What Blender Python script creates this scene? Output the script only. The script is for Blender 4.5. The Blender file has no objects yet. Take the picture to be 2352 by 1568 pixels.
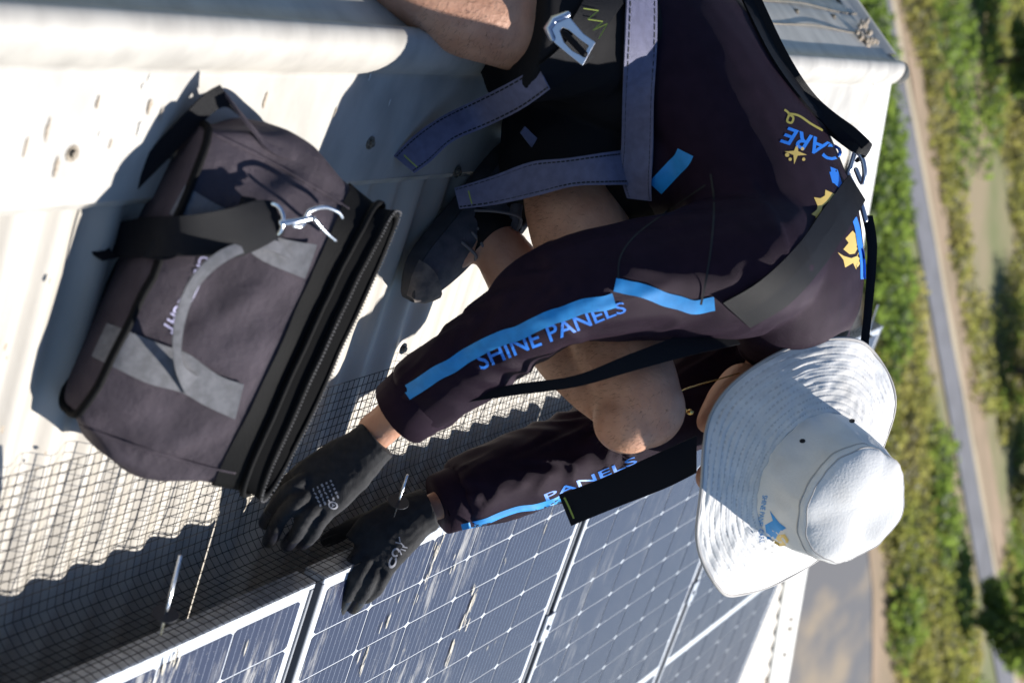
import bpy, bmesh, math, random
import numpy as np
from mathutils import Vector, Matrix, noise
from mathutils.bvhtree import BVHTree
from mathutils.geometry import tessellate_polygon

random.seed(7)
rng = np.random.default_rng(11)
scene = bpy.context.scene
col = scene.collection
V = Vector
R = math.radians

# ------------------------------------------------------------------ camera
CAM = V((0.163, 0.0, 1.18))
CR = V((.992, -.1256, .0)).normalized()            # to the right of the upright frame
CU = V((.057, .4506, .891)); CU = (CU - CR * CU.dot(CR)).normalized()
CB = CR.cross(CU).normalized()
FPX = 3971.0                                       # focal length for a frame 2352 wide
cd = bpy.data.cameras.new('camera')
cam = bpy.data.objects.new('camera', cd)
col.objects.link(cam)
cd.sensor_fit = 'HORIZONTAL'; cd.sensor_width = 36.0
cd.lens = 36.0 * FPX / 2352.0
cd.clip_start = 0.05; cd.clip_end = 3000
cd.dof.use_dof = True; cd.dof.focus_distance = 2.72; cd.dof.aperture_fstop = 4.9
m = Matrix.Identity(4)                             # the photographer holds the camera on its side
for i in range(3):
    m[i][0] = CU[i]; m[i][1] = -CR[i]; m[i][2] = CB[i]; m[i][3] = CAM[i]
cam.matrix_world = m
scene.camera = cam

# ------------------------------------------------------------------ light
SUN = V((.95, .72, 1.02)).normalized()             # towards the sun
world = bpy.data.worlds.new('World'); scene.world = world; world.use_nodes = True
nt = world.node_tree
bg = nt.nodes['Background']; bg.inputs['Strength'].default_value = 0.08
sky = nt.nodes.new('ShaderNodeTexSky'); sky.sky_type = 'NISHITA'; sky.sun_disc = False
sky.sun_elevation = math.asin(SUN.z); sky.sun_rotation = math.atan2(SUN.x, SUN.y)
sky.air_density = 1.0; sky.dust_density = 0.15; sky.ozone_density = 5.5
nt.links.new(sky.outputs[0], bg.inputs['Color'])
sd = bpy.data.lights.new('sun', 'SUN'); sd.energy = 5.0; sd.angle = R(0.53); sd.color = (1.0, .96, .90)
so = bpy.data.objects.new('sun', sd); col.objects.link(so)
so.rotation_euler = SUN.to_track_quat('Z', 'Y').to_euler()
vs = scene.view_settings
vs.view_transform = 'Standard'; vs.look = 'None'; vs.gamma = 1.0; vs.use_curve_mapping = False
vs.exposure = 0.66
scene.cycles.max_bounces = 6

# ------------------------------------------------------------------ helpers
def ray(px, py):
    """direction with unit depth through a point of the picture (2352 wide)"""
    return CR * ((py - 784.0) / FPX) + CU * ((px - 1176.0) / FPX) - CB

def P(px, py, d):
    return CAM + ray(px, py) * d

SL = 0.441                                         # right slope of the roof, z = -SL x
RN = V((SL, 0, 1)).normalized()
RD = V((1, 0, -SL)).normalized()                   # down the slope
def on_slope(px, py, h=0.0):
    r = ray(px, py)
    return CAM + r * ((h - CAM.z - SL * CAM.x) / (r.z + SL * r.x))
PANEL_H = 0.156
GZ = -9.6
def on_ground(px, py, z=GZ):
    r = ray(px, py); return CAM + r * ((z - CAM.z) / r.z)

def cr(pts, n=6):
    """Catmull-Rom through tuples/Vectors"""
    a = [np.array(p, float) for p in pts]
    out = []
    for i in range(len(a) - 1):
        p0 = a[max(i - 1, 0)]; p1 = a[i]; p2 = a[i + 1]; p3 = a[min(i + 2, len(a) - 1)]
        for k in range(n):
            t = k / n
            out.append(.5 * (2 * p1 + (p2 - p0) * t + (2 * p0 - 5 * p1 + 4 * p2 - p3) * t * t + (3 * p1 - p0 - 3 * p2 + p3) * t ** 3))
    out.append(a[-1])
    return out

class MB:
    def __init__(s): s.v = []; s.f = []
    def add(s, v, f):
        o = len(s.v); s.v += [tuple(p) for p in v]; s.f += [tuple(i + o for i in q) for q in f]; return s
    def box(s, c, ax, ay, az):
        c = V(c); vs_ = [c + ax * i + ay * j + az * k for k in (-1, 1) for j in (-1, 1) for i in (-1, 1)]
        return s.add(vs_, [(0, 2, 3, 1), (4, 5, 7, 6), (0, 1, 5, 4), (2, 6, 7, 3), (0, 4, 6, 2), (1, 3, 7, 5)])
    def tube(s, pts, rad, n=10, hint=None, caps=True, round_ends=False):
        pts = [V(p) for p in pts]
        if not hasattr(rad, '__len__'): rad = [rad] * len(pts)
        rad = [(r, r) if not hasattr(r, '__len__') else tuple(r) for r in rad]
        if round_ends:
            d0 = (pts[0] - pts[1]).normalized(); d1 = (pts[-1] - pts[-2]).normalized()
            r0 = rad[0]; r1 = rad[-1]
            A = []; AR = []
            for t in (1, .85, .5): A.append(pts[0] + d0 * min(r0) * t); k = max(.12, math.sqrt(max(0, 1 - t * t))); AR.append((r0[0] * k, r0[1] * k))
            Bp = []; BR = []
            for t in (.5, .85, 1): Bp.append(pts[-1] + d1 * min(r1) * t); k = max(.12, math.sqrt(max(0, 1 - t * t))); BR.append((r1[0] * k, r1[1] * k))
            pts = A + pts + Bp; rad = AR + rad + BR
        N = len(pts); vv = []; up = V(hint) if hint is not None else None
        prev = None
        for i, p in enumerate(pts):
            t = (pts[min(i + 1, N - 1)] - pts[max(i - 1, 0)])
            t = t.normalized() if t.length > 1e-9 else V((0, 0, 1))
            if up is not None: a = up - t * up.dot(t)
            elif prev is None:
                q = V((0, 0, 1)) if abs(t.z) < .9 else V((1, 0, 0)); a = q - t * q.dot(t)
            else: a = prev - t * prev.dot(t)
            if a.length < 1e-6: a = t.orthogonal()
            a.normalize(); prev = a; b = t.cross(a)
            for k in range(n):
                w = 2 * math.pi * k / n
                vv.append(p + a * (math.cos(w) * rad[i][0]) + b * (math.sin(w) * rad[i][1]))
        ff = [(i * n + k, i * n + (k + 1) % n, (i + 1) * n + (k + 1) % n, (i + 1) * n + k) for i in range(N - 1) for k in range(n)]
        if caps: ff += [tuple(range(n))[::-1], tuple((N - 1) * n + k for k in range(n))]
        return s.add(vv, ff)
    def ball(s, c, rx, ry, rz, ax=V((1, 0, 0)), ay=V((0, 1, 0)), az=V((0, 0, 1)), nu=18, nv=12):
        c = V(c); vv = []
        for j in range(1, nv):
            th = math.pi * j / nv
            for i in range(nu):
                ph = 2 * math.pi * i / nu
                vv.append(c + ax * (rx * math.sin(th) * math.cos(ph)) + ay * (ry * math.sin(th) * math.sin(ph)) + az * (rz * math.cos(th)))
        vv += [c + az * rz, c - az * rz]
        top = len(vv) - 2; bot = top + 1
        ff = [(j * nu + i, (j + 1) * nu + i, (j + 1) * nu + (i + 1) % nu, j * nu + (i + 1) % nu) for j in range(nv - 2) for i in range(nu)]
        ff += [(top, i, (i + 1) % nu) for i in range(nu)] + [(bot, (nv - 2) * nu + (i + 1) % nu, (nv - 2) * nu + i) for i in range(nu)]
        return s.add(vv, ff)
    def grid(s, rows, closed=False):
        n = len(rows[0]); vv = [p for r in rows for p in r]
        ff = [(i * n + k, i * n + (k + 1) % n, (i + 1) * n + (k + 1) % n, (i + 1) * n + k) for i in range(len(rows) - 1) for k in range(n if closed else n - 1)]
        return s.add(vv, ff)
    def build(s, name, mat, parent=None, smooth=False):
        me = bpy.data.meshes.new(name); me.from_pydata(s.v, [], s.f); me.validate()
        bm = bmesh.new(); bm.from_mesh(me); bmesh.ops.recalc_face_normals(bm, faces=bm.faces); bm.to_mesh(me); bm.free()
        return link(name, me, mat, parent, smooth)

def wmat(o):
    return o.matrix_basis if o.parent is None else wmat(o.parent) @ o.matrix_parent_inverse @ o.matrix_basis

def link(name, me, mat, parent=None, smooth=False):
    o = bpy.data.objects.new(name, me); col.objects.link(o)
    if mat is not None and not me.materials: me.materials.append(mat)
    if smooth: me.polygons.foreach_set('use_smooth', [True] * len(me.polygons))
    if parent is not None:
        o.parent = parent
        o.matrix_parent_inverse = wmat(parent).inverted()
    return o

def tag(o, label=None, cat=None, group=None, kind=None):
    if label: o['label'] = label
    if cat: o['category'] = cat
    if group: o['group'] = group
    if kind: o['kind'] = kind
    return o

def empty(name, loc=(0, 0, 0)):
    o = bpy.data.objects.new(name, None); col.objects.link(o); o.location = loc; o.empty_display_size = .1
    return o

def modified(ob, mods):
    for typ, kw in mods:
        md = ob.modifiers.new(typ, typ)
        for k, v in kw.items(): setattr(md, k, v)
    dg = bpy.context.evaluated_depsgraph_get(); dg.update()
    me = bpy.data.meshes.new_from_object(ob.evaluated_get(dg))
    old = ob.data; ob.modifiers.clear(); ob.data = me
    bpy.data.meshes.remove(old)
    return ob

def fused(name, mb, mat, parent, voxel=.006, it=8, disp=None, fac=.5):
    """overlapping closed shapes grown together into one continuous skin"""
    o = mb.build(name, mat, parent, True)
    modified(o, [('REMESH', dict(mode='VOXEL', voxel_size=voxel)), ('SMOOTH', dict(iterations=it, factor=fac))])
    me = o.data
    if disp:
        n = len(me.vertices)
        co = np.empty(n * 3); me.vertices.foreach_get('co', co); co = co.reshape(-1, 3)
        no = np.empty(n * 3); me.vertices.foreach_get('normal', no); no = no.reshape(-1, 3)
        dv = np.array([disp(V(c)) for c in co])
        co = co + no * dv[:, None]
        me.vertices.foreach_set('co', co.ravel()); me.update()
    me.polygons.foreach_set('use_smooth', [True] * len(me.polygons))
    if not me.materials: me.materials.append(mat)
    return o

def bvh(*obs):
    vv = []; ff = []
    for o in obs:
        k = len(vv); mw = Matrix.Identity(4); vv += [v.co.copy() for v in o.data.vertices]
        ff += [tuple(i + k for i in p.vertices) for p in o.data.polygons]
    return BVHTree.FromPolygons(vv, ff)

def hit_depth(tree, px, py):
    d = ray(px, py); L = d.length
    h = tree.ray_cast(CAM, d / L)
    return None if h[0] is None else h[3] / L

# ------------------------------------------------------------------ materials
def mat_new(name):
    mt = bpy.data.materials.new(name); mt.use_nodes = True
    return mt, mt.node_tree.nodes, mt.node_tree.links, mt.node_tree.nodes['Principled BSDF']

def pbr(name, c, rough=.6, metal=0., c2=None, scale=20., detail=4., bump=0., bscale=200., spec=.5, sheen=0., weave=0., coat=0., mixlo=.35, mixhi=.65, stretch=(1, 1, 1), sss=0., bdist=.002, stint=None):
    mt, N, L, b = mat_new(name)
    b.inputs['Base Color'].default_value = (*c, 1); b.inputs['Roughness'].default_value = rough
    b.inputs['Metallic'].default_value = metal; b.inputs['Specular IOR Level'].default_value = spec
    b.inputs['Sheen Weight'].default_value = sheen; b.inputs['Sheen Roughness'].default_value = .4; b.inputs['Sheen Tint'].default_value = (*[min(1, x * 6) for x in c], 1)
    b.inputs['Coat Weight'].default_value = coat
    if stint: b.inputs['Specular Tint'].default_value = (*stint, 1)
    if sss:
        b.inputs['Subsurface Weight'].default_value = sss; b.inputs['Subsurface Radius'].default_value = (.012, .004, .002); b.inputs['Subsurface Scale'].default_value = .6
    g = N.new('ShaderNodeNewGeometry')
    mp = N.new('ShaderNodeMapping'); mp.inputs['Scale'].default_value = stretch
    L.new(g.outputs['Position'], mp.inputs['Vector'])
    if c2 is not None:
        n = N.new('ShaderNodeTexNoise'); n.inputs['Scale'].default_value = scale; n.inputs['Detail'].default_value = detail
        L.new(mp.outputs[0], n.inputs['Vector'])
        r = N.new('ShaderNodeMapRange'); r.inputs[1].default_value = mixlo; r.inputs[2].default_value = mixhi
        L.new(n.outputs['Fac'], r.inputs[0])
        mx = N.new('ShaderNodeMix'); mx.data_type = 'RGBA'
        mx.inputs[6].default_value = (*c, 1); mx.inputs[7].default_value = (*c2, 1)
        L.new(r.outputs[0], mx.inputs[0]); L.new(mx.outputs[2], b.inputs['Base Color'])
    hs = []
    if bump:
        n2 = N.new('ShaderNodeTexNoise'); n2.inputs['Scale'].default_value = bscale; n2.inputs['Detail'].default_value = 3
        L.new(mp.outputs[0], n2.inputs['Vector'])
        bp = N.new('ShaderNodeBump'); bp.inputs['Strength'].default_value = bump; bp.inputs['Distance'].default_value = bdist
        L.new(n2.outputs['Fac'], bp.inputs['Height']); L.new(bp.outputs[0], b.inputs['Normal']); hs.append(bp)
    if weave:
        w = N.new('ShaderNodeTexWave'); w.inputs['Scale'].default_value = weave; w.bands_direction = 'DIAGONAL'
        L.new(g.outputs['Position'], w.inputs['Vector'])
        bp = N.new('ShaderNodeBump'); bp.inputs['Strength'].default_value = .35; bp.inputs['Distance'].default_value = .001
        L.new(w.outputs['Fac'], bp.inputs['Height'])
        if hs: L.new(hs[-1].outputs[0], bp.inputs['Normal'])
        L.new(bp.outputs[0], b.inputs['Normal'])
    return mt

M = {}
M['zinc'] = pbr('weathered_zincalume', (.50, .455, .385), .55, 0., (.37, .335, .285), 9, 8, .15, 60, stretch=(.35, 1, 1), mixlo=.4, mixhi=.75)
M['cap'] = pbr('dusty_ridge_capping', (.47, .445, .40), .5, 0., (.32, .30, .27), 16, 9, .2, 40, stretch=(.5, 1, 1), mixlo=.4, mixhi=.75)
M['hipcap'] = pbr('pale_hip_capping', (.62, .61, .57), .5, 0., (.46, .44, .38), 10, 7, .2, 40, mixlo=.45, mixhi=.8)
M['screw'] = pbr('grimy_screw', (.10, .08, .06), .6, .3, (.30, .26, .2), 300)
M['stain'] = pbr('rust_brown_grime', (.33, .26, .18), .9, 0., (.46, .40, .33), 260)
M['white_mark'] = pbr('bird_dropping', (.7, .68, .63), .9)
M['crust'] = pbr('chalky_dropping', (.62, .58, .50), .9, 0., (.40, .36, .28), 120)
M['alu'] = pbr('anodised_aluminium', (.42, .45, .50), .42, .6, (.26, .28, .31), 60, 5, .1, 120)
M['alu_side'] = pbr('shaded_side_frame', (.16, .17, .19), .5, .3)  # aluminium darkened so its colour carries the deep shade of the panel gaps
M['frame_dark'] = pbr('dark_frame_side', (.03, .03, .035), .5, .3)
M['backsheet'] = pbr('white_backsheet', (.62, .65, .70), .35, coat=.5)
M['wire'] = pbr('black_coated_wire', (.010, .010, .012), .6, spec=.15)
M['steel'] = pbr('bright_steel', (.75, .77, .80), .22, 1.)
M['steel_b'] = pbr('brushed_buckle', (.55, .58, .66), .35, .9)
M['skin'] = pbr('skin', (.55, .295, .19), .5, 0., (.45, .22, .135), 26, 6, .55, 130, sss=.06, spec=.4)
M['hair'] = pbr('leg_hair', (.10, .055, .03), .6)
M['shirt'] = pbr('dark_plum_polyester', (.0175, .0098, .0175), .6, 0., (.013, .0075, .0135), 40, 3, .15, 900, spec=.14, stint=(.75, .5, .75), sheen=.04, weave=420, bdist=.0008)
M['cuff'] = pbr('plum_rib_cuff', (.0185, .0105, .0185), .7, spec=.12, stint=(.75, .5, .75), sheen=.04, weave=600)
M['shorts'] = pbr('black_work_shorts', (.010, .0095, .011), .8, spec=.15, sheen=.05, bump=.2, bscale=700)
M['blue'] = pbr('cyan_print', (.015, .30, .72), .55, 0., (.012, .24, .60), 60)
M['blue2'] = pbr('blue_lettering', (.02, .20, .75), .5)
M['yellow'] = pbr('yellow_print', (.72, .50, .13), .55)
M['gold_thread'] = pbr('olive_print', (.35, .30, .06), .6)
M['web'] = pbr('lilac_grey_webbing', (.145, .145, .235), .6, 0., (.115, .115, .19), 90, sheen=.2, weave=900)
M['webblack'] = pbr('black_webbing', (.0055, .006, .009), .6, spec=.15, weave=900)
M['stitch'] = pbr('black_stitch', (.006, .006, .008), .7)
M['lime'] = pbr('lime_thread', (.30, .36, .05), .6)
M['glove'] = pbr('charcoal_knit_glove', (.024, .024, .026), .75, 0., (.016, .016, .018), 90, 4, .4, 700, spec=.25, sheen=.1)
M['tip'] = pbr('black_nitrile_dip', (.015, .016, .024), .28, bump=.3, bscale=300)
M['print'] = pbr('pale_grey_print', (.30, .30, .33), .6)
M['hat'] = pbr('washed_white_cotton', (.72, .71, .69), .85, 0., (.60, .58, .55), 22, 6, .3, 260, sheen=.1, mixlo=.45, mixhi=.8)
M['hatdirt'] = pbr('grey_stitch', (.42, .40, .38), .9)
M['bag'] = pbr('faded_black_canvas', (.070, .058, .069), .7, 0., (.046, .038, .046), 14, 6, .8, 26, spec=.14, stint=(.8, .7, .8), sheen=.05, weave=800, bdist=.010)
M['bagdark'] = pbr('black_zip_tape', (.004, .004, .0045), .7, bump=.3, bscale=600, spec=.1)
M['baggrey'] = pbr('grey_bag_webbing', (.15, .15, .165), .7, 0., (.10, .10, .11), 90, weave=900)
M['lining'] = pbr('black_lining', (.003, .003, .0035), .8, spec=.1)
M['teeth'] = pbr('dull_zip_metal', (.05, .05, .055), .5, .3)
M['print_white'] = pbr('white_lilac_print', (.55, .52, .75), .6)
M['shoe'] = pbr('charcoal_suede_shoe', (.095, .092, .108), .8, 0., (.06, .06, .072), 50, 4, .3, 300)
M['sole'] = pbr('dark_rubber_sole', (.055, .052, .055), .7, 0., (.035, .033, .035), 40)
M['lace'] = pbr('grey_lace', (.16, .15, .16), .8)
M['toe'] = pbr('sunlit_toe', (.20, .165, .14), .8, 0., (.09, .08, .08), 60)  # toe cap's sunlit beige put into its base colour
M['gold'] = pbr('gold_chain', (.75, .52, .18), .25, 1.)
M['asphalt'] = pbr('path_asphalt', (.16, .16, .175), .9, 0., (.12, .12, .13), 1.5)
M['yard'] = pbr('yard_asphalt', (.12, .118, .122), .9, 0., (.27, .215, .15), .30, 9, mixlo=.54, mixhi=.62, stretch=(1, .4, 1))
M['dirt'] = pbr('bare_dirt', (.33, .235, .155), .95, 0., (.24, .18, .11), .6, 6)
M['sand'] = pbr('pale_verge', (.42, .35, .24), .95)
M['grass'] = pbr('dry_grass', (.15, .16, .06), .95, 0., (.26, .205, .12), .22, 9, mixlo=.42, mixhi=.6)
M['leafA'] = pbr('leaf_green', (.15, .19, .065), .6, 0., (.105, .15, .045), .5, 6)
M['leafB'] = pbr('leaf_olive', (.16, .165, .065), .6, 0., (.23, .20, .105), .5, 5)
M['leafC'] = pbr('leaf_dark', (.11, .15, .05), .6, 0., (.06, .09, .024), .8, 5)
M['leafD'] = pbr('dry_stalk', (.30, .25, .13), .7, 0., (.20, .18, .085), .6, 5)
def leafy(mt):
    N = mt.node_tree.nodes; L = mt.node_tree.links; b = N['Principled BSDF']; out = N['Material Output']
    tr = N.new('ShaderNodeBsdfTranslucent'); mx = N.new('ShaderNodeMixShader'); mx.inputs[0].default_value = .55
    src = b.inputs['Base Color'].links[0].from_socket
    g = N.new('ShaderNodeMix'); g.data_type = 'RGBA'; g.blend_type = 'MULTIPLY'; g.inputs[0].default_value = 1.; g.inputs[7].default_value = (1.9, 2.0, 1.1, 1)
    L.new(src, g.inputs[6]); L.new(g.outputs[2], tr.inputs[0]); L.new(b.outputs[0], mx.inputs[1]); L.new(tr.outputs[0], mx.inputs[2]); L.new(mx.outputs[0], out.inputs[0])
for k in ('leafA', 'leafB', 'leafC', 'leafD'): leafy(M[k])
M['bark'] = pbr('bark', (.10, .075, .05), .9)
M['render'] = pbr('cream_render', (.5, .47, .41), .9)

def cell_material():
    mt, N, L, b = mat_new('monocrystalline_cell')
    tc = N.new('ShaderNodeTexCoord'); sep = N.new('ShaderNodeSeparateXYZ'); L.new(tc.outputs['Object'], sep.inputs[0])
    def stripe(axis, pitch, w):
        a = N.new('ShaderNodeMath'); a.operation = 'MULTIPLY'; a.inputs[1].default_value = 1 / pitch; L.new(sep.outputs[axis], a.inputs[0])
        f = N.new('ShaderNodeMath'); f.operation = 'FRACT'; L.new(a.outputs[0], f.inputs[0])
        c = N.new('ShaderNodeMath'); c.operation = 'LESS_THAN'; c.inputs[1].default_value = w; L.new(f.outputs[0], c.inputs[0]); return c
    bus = stripe(1, .0158, .05)
    g = N.new('ShaderNodeNewGeometry')
    # droppings and dust streaks that run down the slope
    mp = N.new('ShaderNodeMapping'); mp.inputs['Scale'].default_value = (7, 40, 7); L.new(g.outputs['Position'], mp.inputs[0])
    n1 = N.new('ShaderNodeTexNoise'); n1.inputs['Scale'].default_value = 1.; n1.inputs['Detail'].default_value = 8; n1.inputs['Roughness'].default_value = .72; L.new(mp.outputs[0], n1.inputs[0])
    r1 = N.new('ShaderNodeMapRange'); r1.inputs[1].default_value = .53; r1.inputs[2].default_value = .66; L.new(n1.outputs['Fac'], r1.inputs[0])
    n2 = N.new('ShaderNodeTexNoise'); n2.inputs['Scale'].default_value = 2.6; n2.inputs['Detail'].default_value = 2; L.new(g.outputs['Position'], n2.inputs[0])
    r2 = N.new('ShaderNodeMapRange'); r2.inputs[1].default_value = .42; r2.inputs[2].default_value = .62; L.new(n2.outputs['Fac'], r2.inputs[0])
    sy = N.new('ShaderNodeSeparateXYZ'); L.new(g.outputs['Position'], sy.inputs[0])
    r3 = N.new('ShaderNodeMapRange'); r3.inputs[1].default_value = 3.2; r3.inputs[2].default_value = 2.2; r3.inputs[3].default_value = .22; L.new(sy.outputs['Y'], r3.inputs[0])
    mu = N.new('ShaderNodeMath'); mu.operation = 'MULTIPLY'; L.new(r1.outputs[0], mu.inputs[0]); L.new(r2.outputs[0], mu.inputs[1])
    mu2 = N.new('ShaderNodeMath'); mu2.operation = 'MULTIPLY'; L.new(mu.outputs[0], mu2.inputs[0]); L.new(r3.outputs[0], mu2.inputs[1])
    # fine dust specks
    vo = N.new('ShaderNodeTexVoronoi'); vo.inputs['Scale'].default_value = 130; L.new(g.outputs['Position'], vo.inputs[0])
    sp = N.new('ShaderNodeMath'); sp.operation = 'LESS_THAN'; sp.inputs[1].default_value = .09; L.new(vo.outputs['Distance'], sp.inputs[0])
    base = N.new('ShaderNodeMix'); base.data_type = 'RGBA'; base.inputs[6].default_value = (.012, .019, .054, 1); base.inputs[7].default_value = (.30, .33, .40, 1)
    bm_ = N.new('ShaderNodeMath'); bm_.operation = 'MULTIPLY'; bm_.inputs[1].default_value = .75; L.new(bus.outputs[0], bm_.inputs[0]); L.new(bm_.outputs[0], base.inputs[0])
    dust = N.new('ShaderNodeMix'); dust.data_type = 'RGBA'; dust.inputs[7].default_value = (.60, .57, .52, 1)
    L.new(base.outputs[2], dust.inputs[6])
    ad = N.new('ShaderNodeMath'); ad.operation = 'ADD'; ad.use_clamp = True; L.new(mu2.outputs[0], ad.inputs[0])
    s2 = N.new('ShaderNodeMath'); s2.operation = 'MULTIPLY'; s2.inputs[1].default_value = .35; L.new(sp.outputs[0], s2.inputs[0]); L.new(s2.outputs[0], ad.inputs[1])
    a3 = N.new('ShaderNodeMath'); a3.operation = 'ADD'; a3.inputs[1].default_value = .012; L.new(ad.outputs[0], a3.inputs[0])
    L.new(a3.outputs[0], dust.inputs[0]); L.new(dust.outputs[2], b.inputs['Base Color'])
    b.inputs['Roughness'].default_value = .35; b.inputs['Specular IOR Level'].default_value = .12; b.inputs['Coat Weight'].default_value = .16; b.inputs['Coat Roughness'].default_value = .06; b.inputs['Coat IOR'].default_value = 1.5
    return mt
M['cell'] = cell_material()

def brim_material():
    mt, N, L, b = mat_new('stitched_white_brim')
    b.inputs['Roughness'].default_value = .85
    uv = N.new('ShaderNodeTexCoord'); sp = N.new('ShaderNodeSeparateXYZ'); L.new(uv.outputs['UV'], sp.inputs[0])
    def m(op, a, b_=None, clamp=False):
        n = N.new('ShaderNodeMath'); n.operation = op; n.use_clamp = clamp
        for i, q in enumerate((a, b_)):
            if q is None: continue
            if isinstance(q, (int, float)): n.inputs[i].default_value = q
            else: L.new(q, n.inputs[i])
        return n.outputs[0]
    g = N.new('ShaderNodeNewGeometry'); no = N.new('ShaderNodeTexNoise'); no.inputs['Scale'].default_value = 55; no.inputs['Detail'].default_value = 4; L.new(g.outputs['Position'], no.inputs[0])
    ring = m('PINGPONG', m('MULTIPLY', sp.outputs['Y'], 11.), .5)                    # 0 on the stitch rows
    on = m('SUBTRACT', 1., m('MULTIPLY', ring, 4.), True)
    dash = m('GREATER_THAN', m('FRACT', m('ADD', m('MULTIPLY', sp.outputs['X'], 120.), m('MULTIPLY', no.outputs['Fac'], 2.))), .45)
    f = m('MULTIPLY', m('MULTIPLY', on, dash), m('MULTIPLY', m('SUBTRACT', no.outputs['Fac'], .30), 2.2), True)
    n2 = N.new('ShaderNodeTexNoise'); n2.inputs['Scale'].default_value = 16; n2.inputs['Detail'].default_value = 6; L.new(g.outputs['Position'], n2.inputs[0])
    c1 = N.new('ShaderNodeMix'); c1.data_type = 'RGBA'; c1.inputs[6].default_value = (.74, .73, .71, 1); c1.inputs[7].default_value = (.60, .58, .55, 1)
    L.new(m('MULTIPLY', m('SUBTRACT', n2.outputs['Fac'], .42), 3.5, True), c1.inputs[0])
    c2 = N.new('ShaderNodeMix'); c2.data_type = 'RGBA'; c2.inputs[7].default_value = (.44, .42, .41, 1); L.new(c1.outputs[2], c2.inputs[6]); L.new(f, c2.inputs[0])
    L.new(c2.outputs[2], b.inputs['Base Color'])
    bp = N.new('ShaderNodeBump'); bp.inputs['Strength'].default_value = .4; bp.inputs['Distance'].default_value = .003
    L.new(m('ADD', m('MULTIPLY', m('MULTIPLY', on, no.outputs['Fac']), -1.), m('MULTIPLY', no.outputs['Fac'], 1.1)), bp.inputs['Height']); L.new(bp.outputs[0], b.inputs['Normal'])
    return mt
M['brim'] = brim_material()

# ------------------------------------------------------------------ ground and distance
def flat(name, pts, z, mat, sub=0):
    mb = MB(); mb.add([(p[0], p[1], z) for p in pts], [tuple(range(len(pts)))])
    o = mb.build(name, mat); return tag(o, kind='structure')
flat('ground', [(-1500, -300), (1500, -300), (1500, 2500), (-1500, 2500)], GZ, M['grass'])
def gline(xa, ya, xb, yb, t):
    return on_ground(xa + (xb - xa) * t, ya + (yb - ya) * t)
def ground_band(name, l0, l1, z, mat, n=24, wob=0., t0=-.6, t1=1.35):
    """band between two lines of the ground, given as ((x,y),(x,y)) in the picture"""
    a = []; b = []
    for i in range(n + 1):
        t = t0 + (t1 - t0) * i / n
        p = gline(*l0[0], *l0[1], t); q = gline(*l1[0], *l1[1], t)
        w = noise.noise(V((i * .8, z * 40, 3.1))) * wob; w2 = noise.noise(V((i * .9, z * 70, 9.1))) * wob
        a.append((p.x, p.y + w, z)); b.append((q.x, q.y + w2, z))
    mb = MB(); mb.grid([a, b]); o = mb.build(name, mat); return tag(o, kind='structure')
ground_band('yard', ((1760, 0), (1790, 1568)), ((1960, 0), (2020, 1568)), GZ + .02, M['yard'], wob=.6)
ground_band('dirt_verge', ((1945, 0), (2005, 1568)), ((1990, 0), (2090, 1568)), GZ + .04, M['dirt'], wob=.7)
ground_band('path', ((2004, 0), (2268, 1450)), ((2042, 0), (2304, 1450)), GZ + .05, M['asphalt'])
ground_band('path_edge', ((2042, 0), (2304, 1450)), ((2050, 0), (2312, 1450)), GZ + .06, M['sand'], wob=.15)
ground_band('dirt_strip', ((2050, 0), (2312, 1450)), ((2094, 0), (2344, 1450)), GZ + .045, M['dirt'], wob=.6)
ground_band('footpath', ((2256, 0), (2500, 420)), ((2268, 0), (2514, 420)), GZ + .05, M['sand'], t1=2.2, wob=.2)

def leaf_cloud(pts_rad, per, size, seed):
    """many small leaf faces spread through clumps; returns verts, faces"""
    r = np.random.default_rng(seed); vv = []; ff = []
    for (c, rx, ry, rz), n in zip(pts_rad, per):
        u = r.normal(size=(n, 3)); u /= np.linalg.norm(u, axis=1)[:, None]
        rad = r.uniform(.35, 1.05, n) ** .6
        pos = np.array(c) + u * rad[:, None] * np.array((rx, ry, rz))
        nm = u * .8 + r.normal(size=(n, 3)) * .7; nm /= np.linalg.norm(nm, axis=1)[:, None]
        t = np.cross(nm, r.normal(size=(n, 3))); t /= np.linalg.norm(t, axis=1)[:, None]
        b = np.cross(nm, t); s = (size * r.uniform(.6, 1.5, n))[:, None]
        q = np.stack([pos - t * s, pos + b * s * .55, pos + t * s, pos - b * s * .55], 1)
        k = len(vv); vv += [tuple(x) for x in q.reshape(-1, 3)]
        ff += [(k + 4 * i, k + 4 * i + 1, k + 4 * i + 2, k + 4 * i + 3) for i in range(n)]
    return vv, ff

def thicket(name, lines, n, mat, label, seed, hmax=1.6, size=.105, t0=-.15, t1=1.15, skip=0.):
    r = random.Random(seed); cl = []; per = []
    for i in range(n):
        t = r.uniform(t0, t1); w = r.random()
        p = gline(*lines[0][0], *lines[0][1], t); q = gline(*lines[1][0], *lines[1][1], t); c = p.lerp(q, w)
        if noise.noise(V((c.x * .16, c.y * .13, seed))) < skip: continue
        h = hmax * r.uniform(.35, 1.) * (1 - .3 * abs(2 * w - 1)); s = r.uniform(.5, 1.25)
        cl.append(((c.x, c.y, GZ + h * .55), s, s, h * .6)); per.append(int(85 * s * s) + 18)
    v, f = leaf_cloud(cl, per, size, seed)
    mb = MB(); mb.v = v; mb.f = f
    me = bpy.data.meshes.new(name); me.from_pydata(v, [], f)
    o = link(name, me, mat); tag(o, label, 'shrubs', kind='stuff'); return o
bank = (((1930, 0), (2065, 1568)), ((1955, 0), (2205, 1450)))
thicket('shrub_bank', bank, 620, M['leafA'], 'dense green shrub bank between the dirt verge and the path', 3, .95, skip=-.12)
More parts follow.
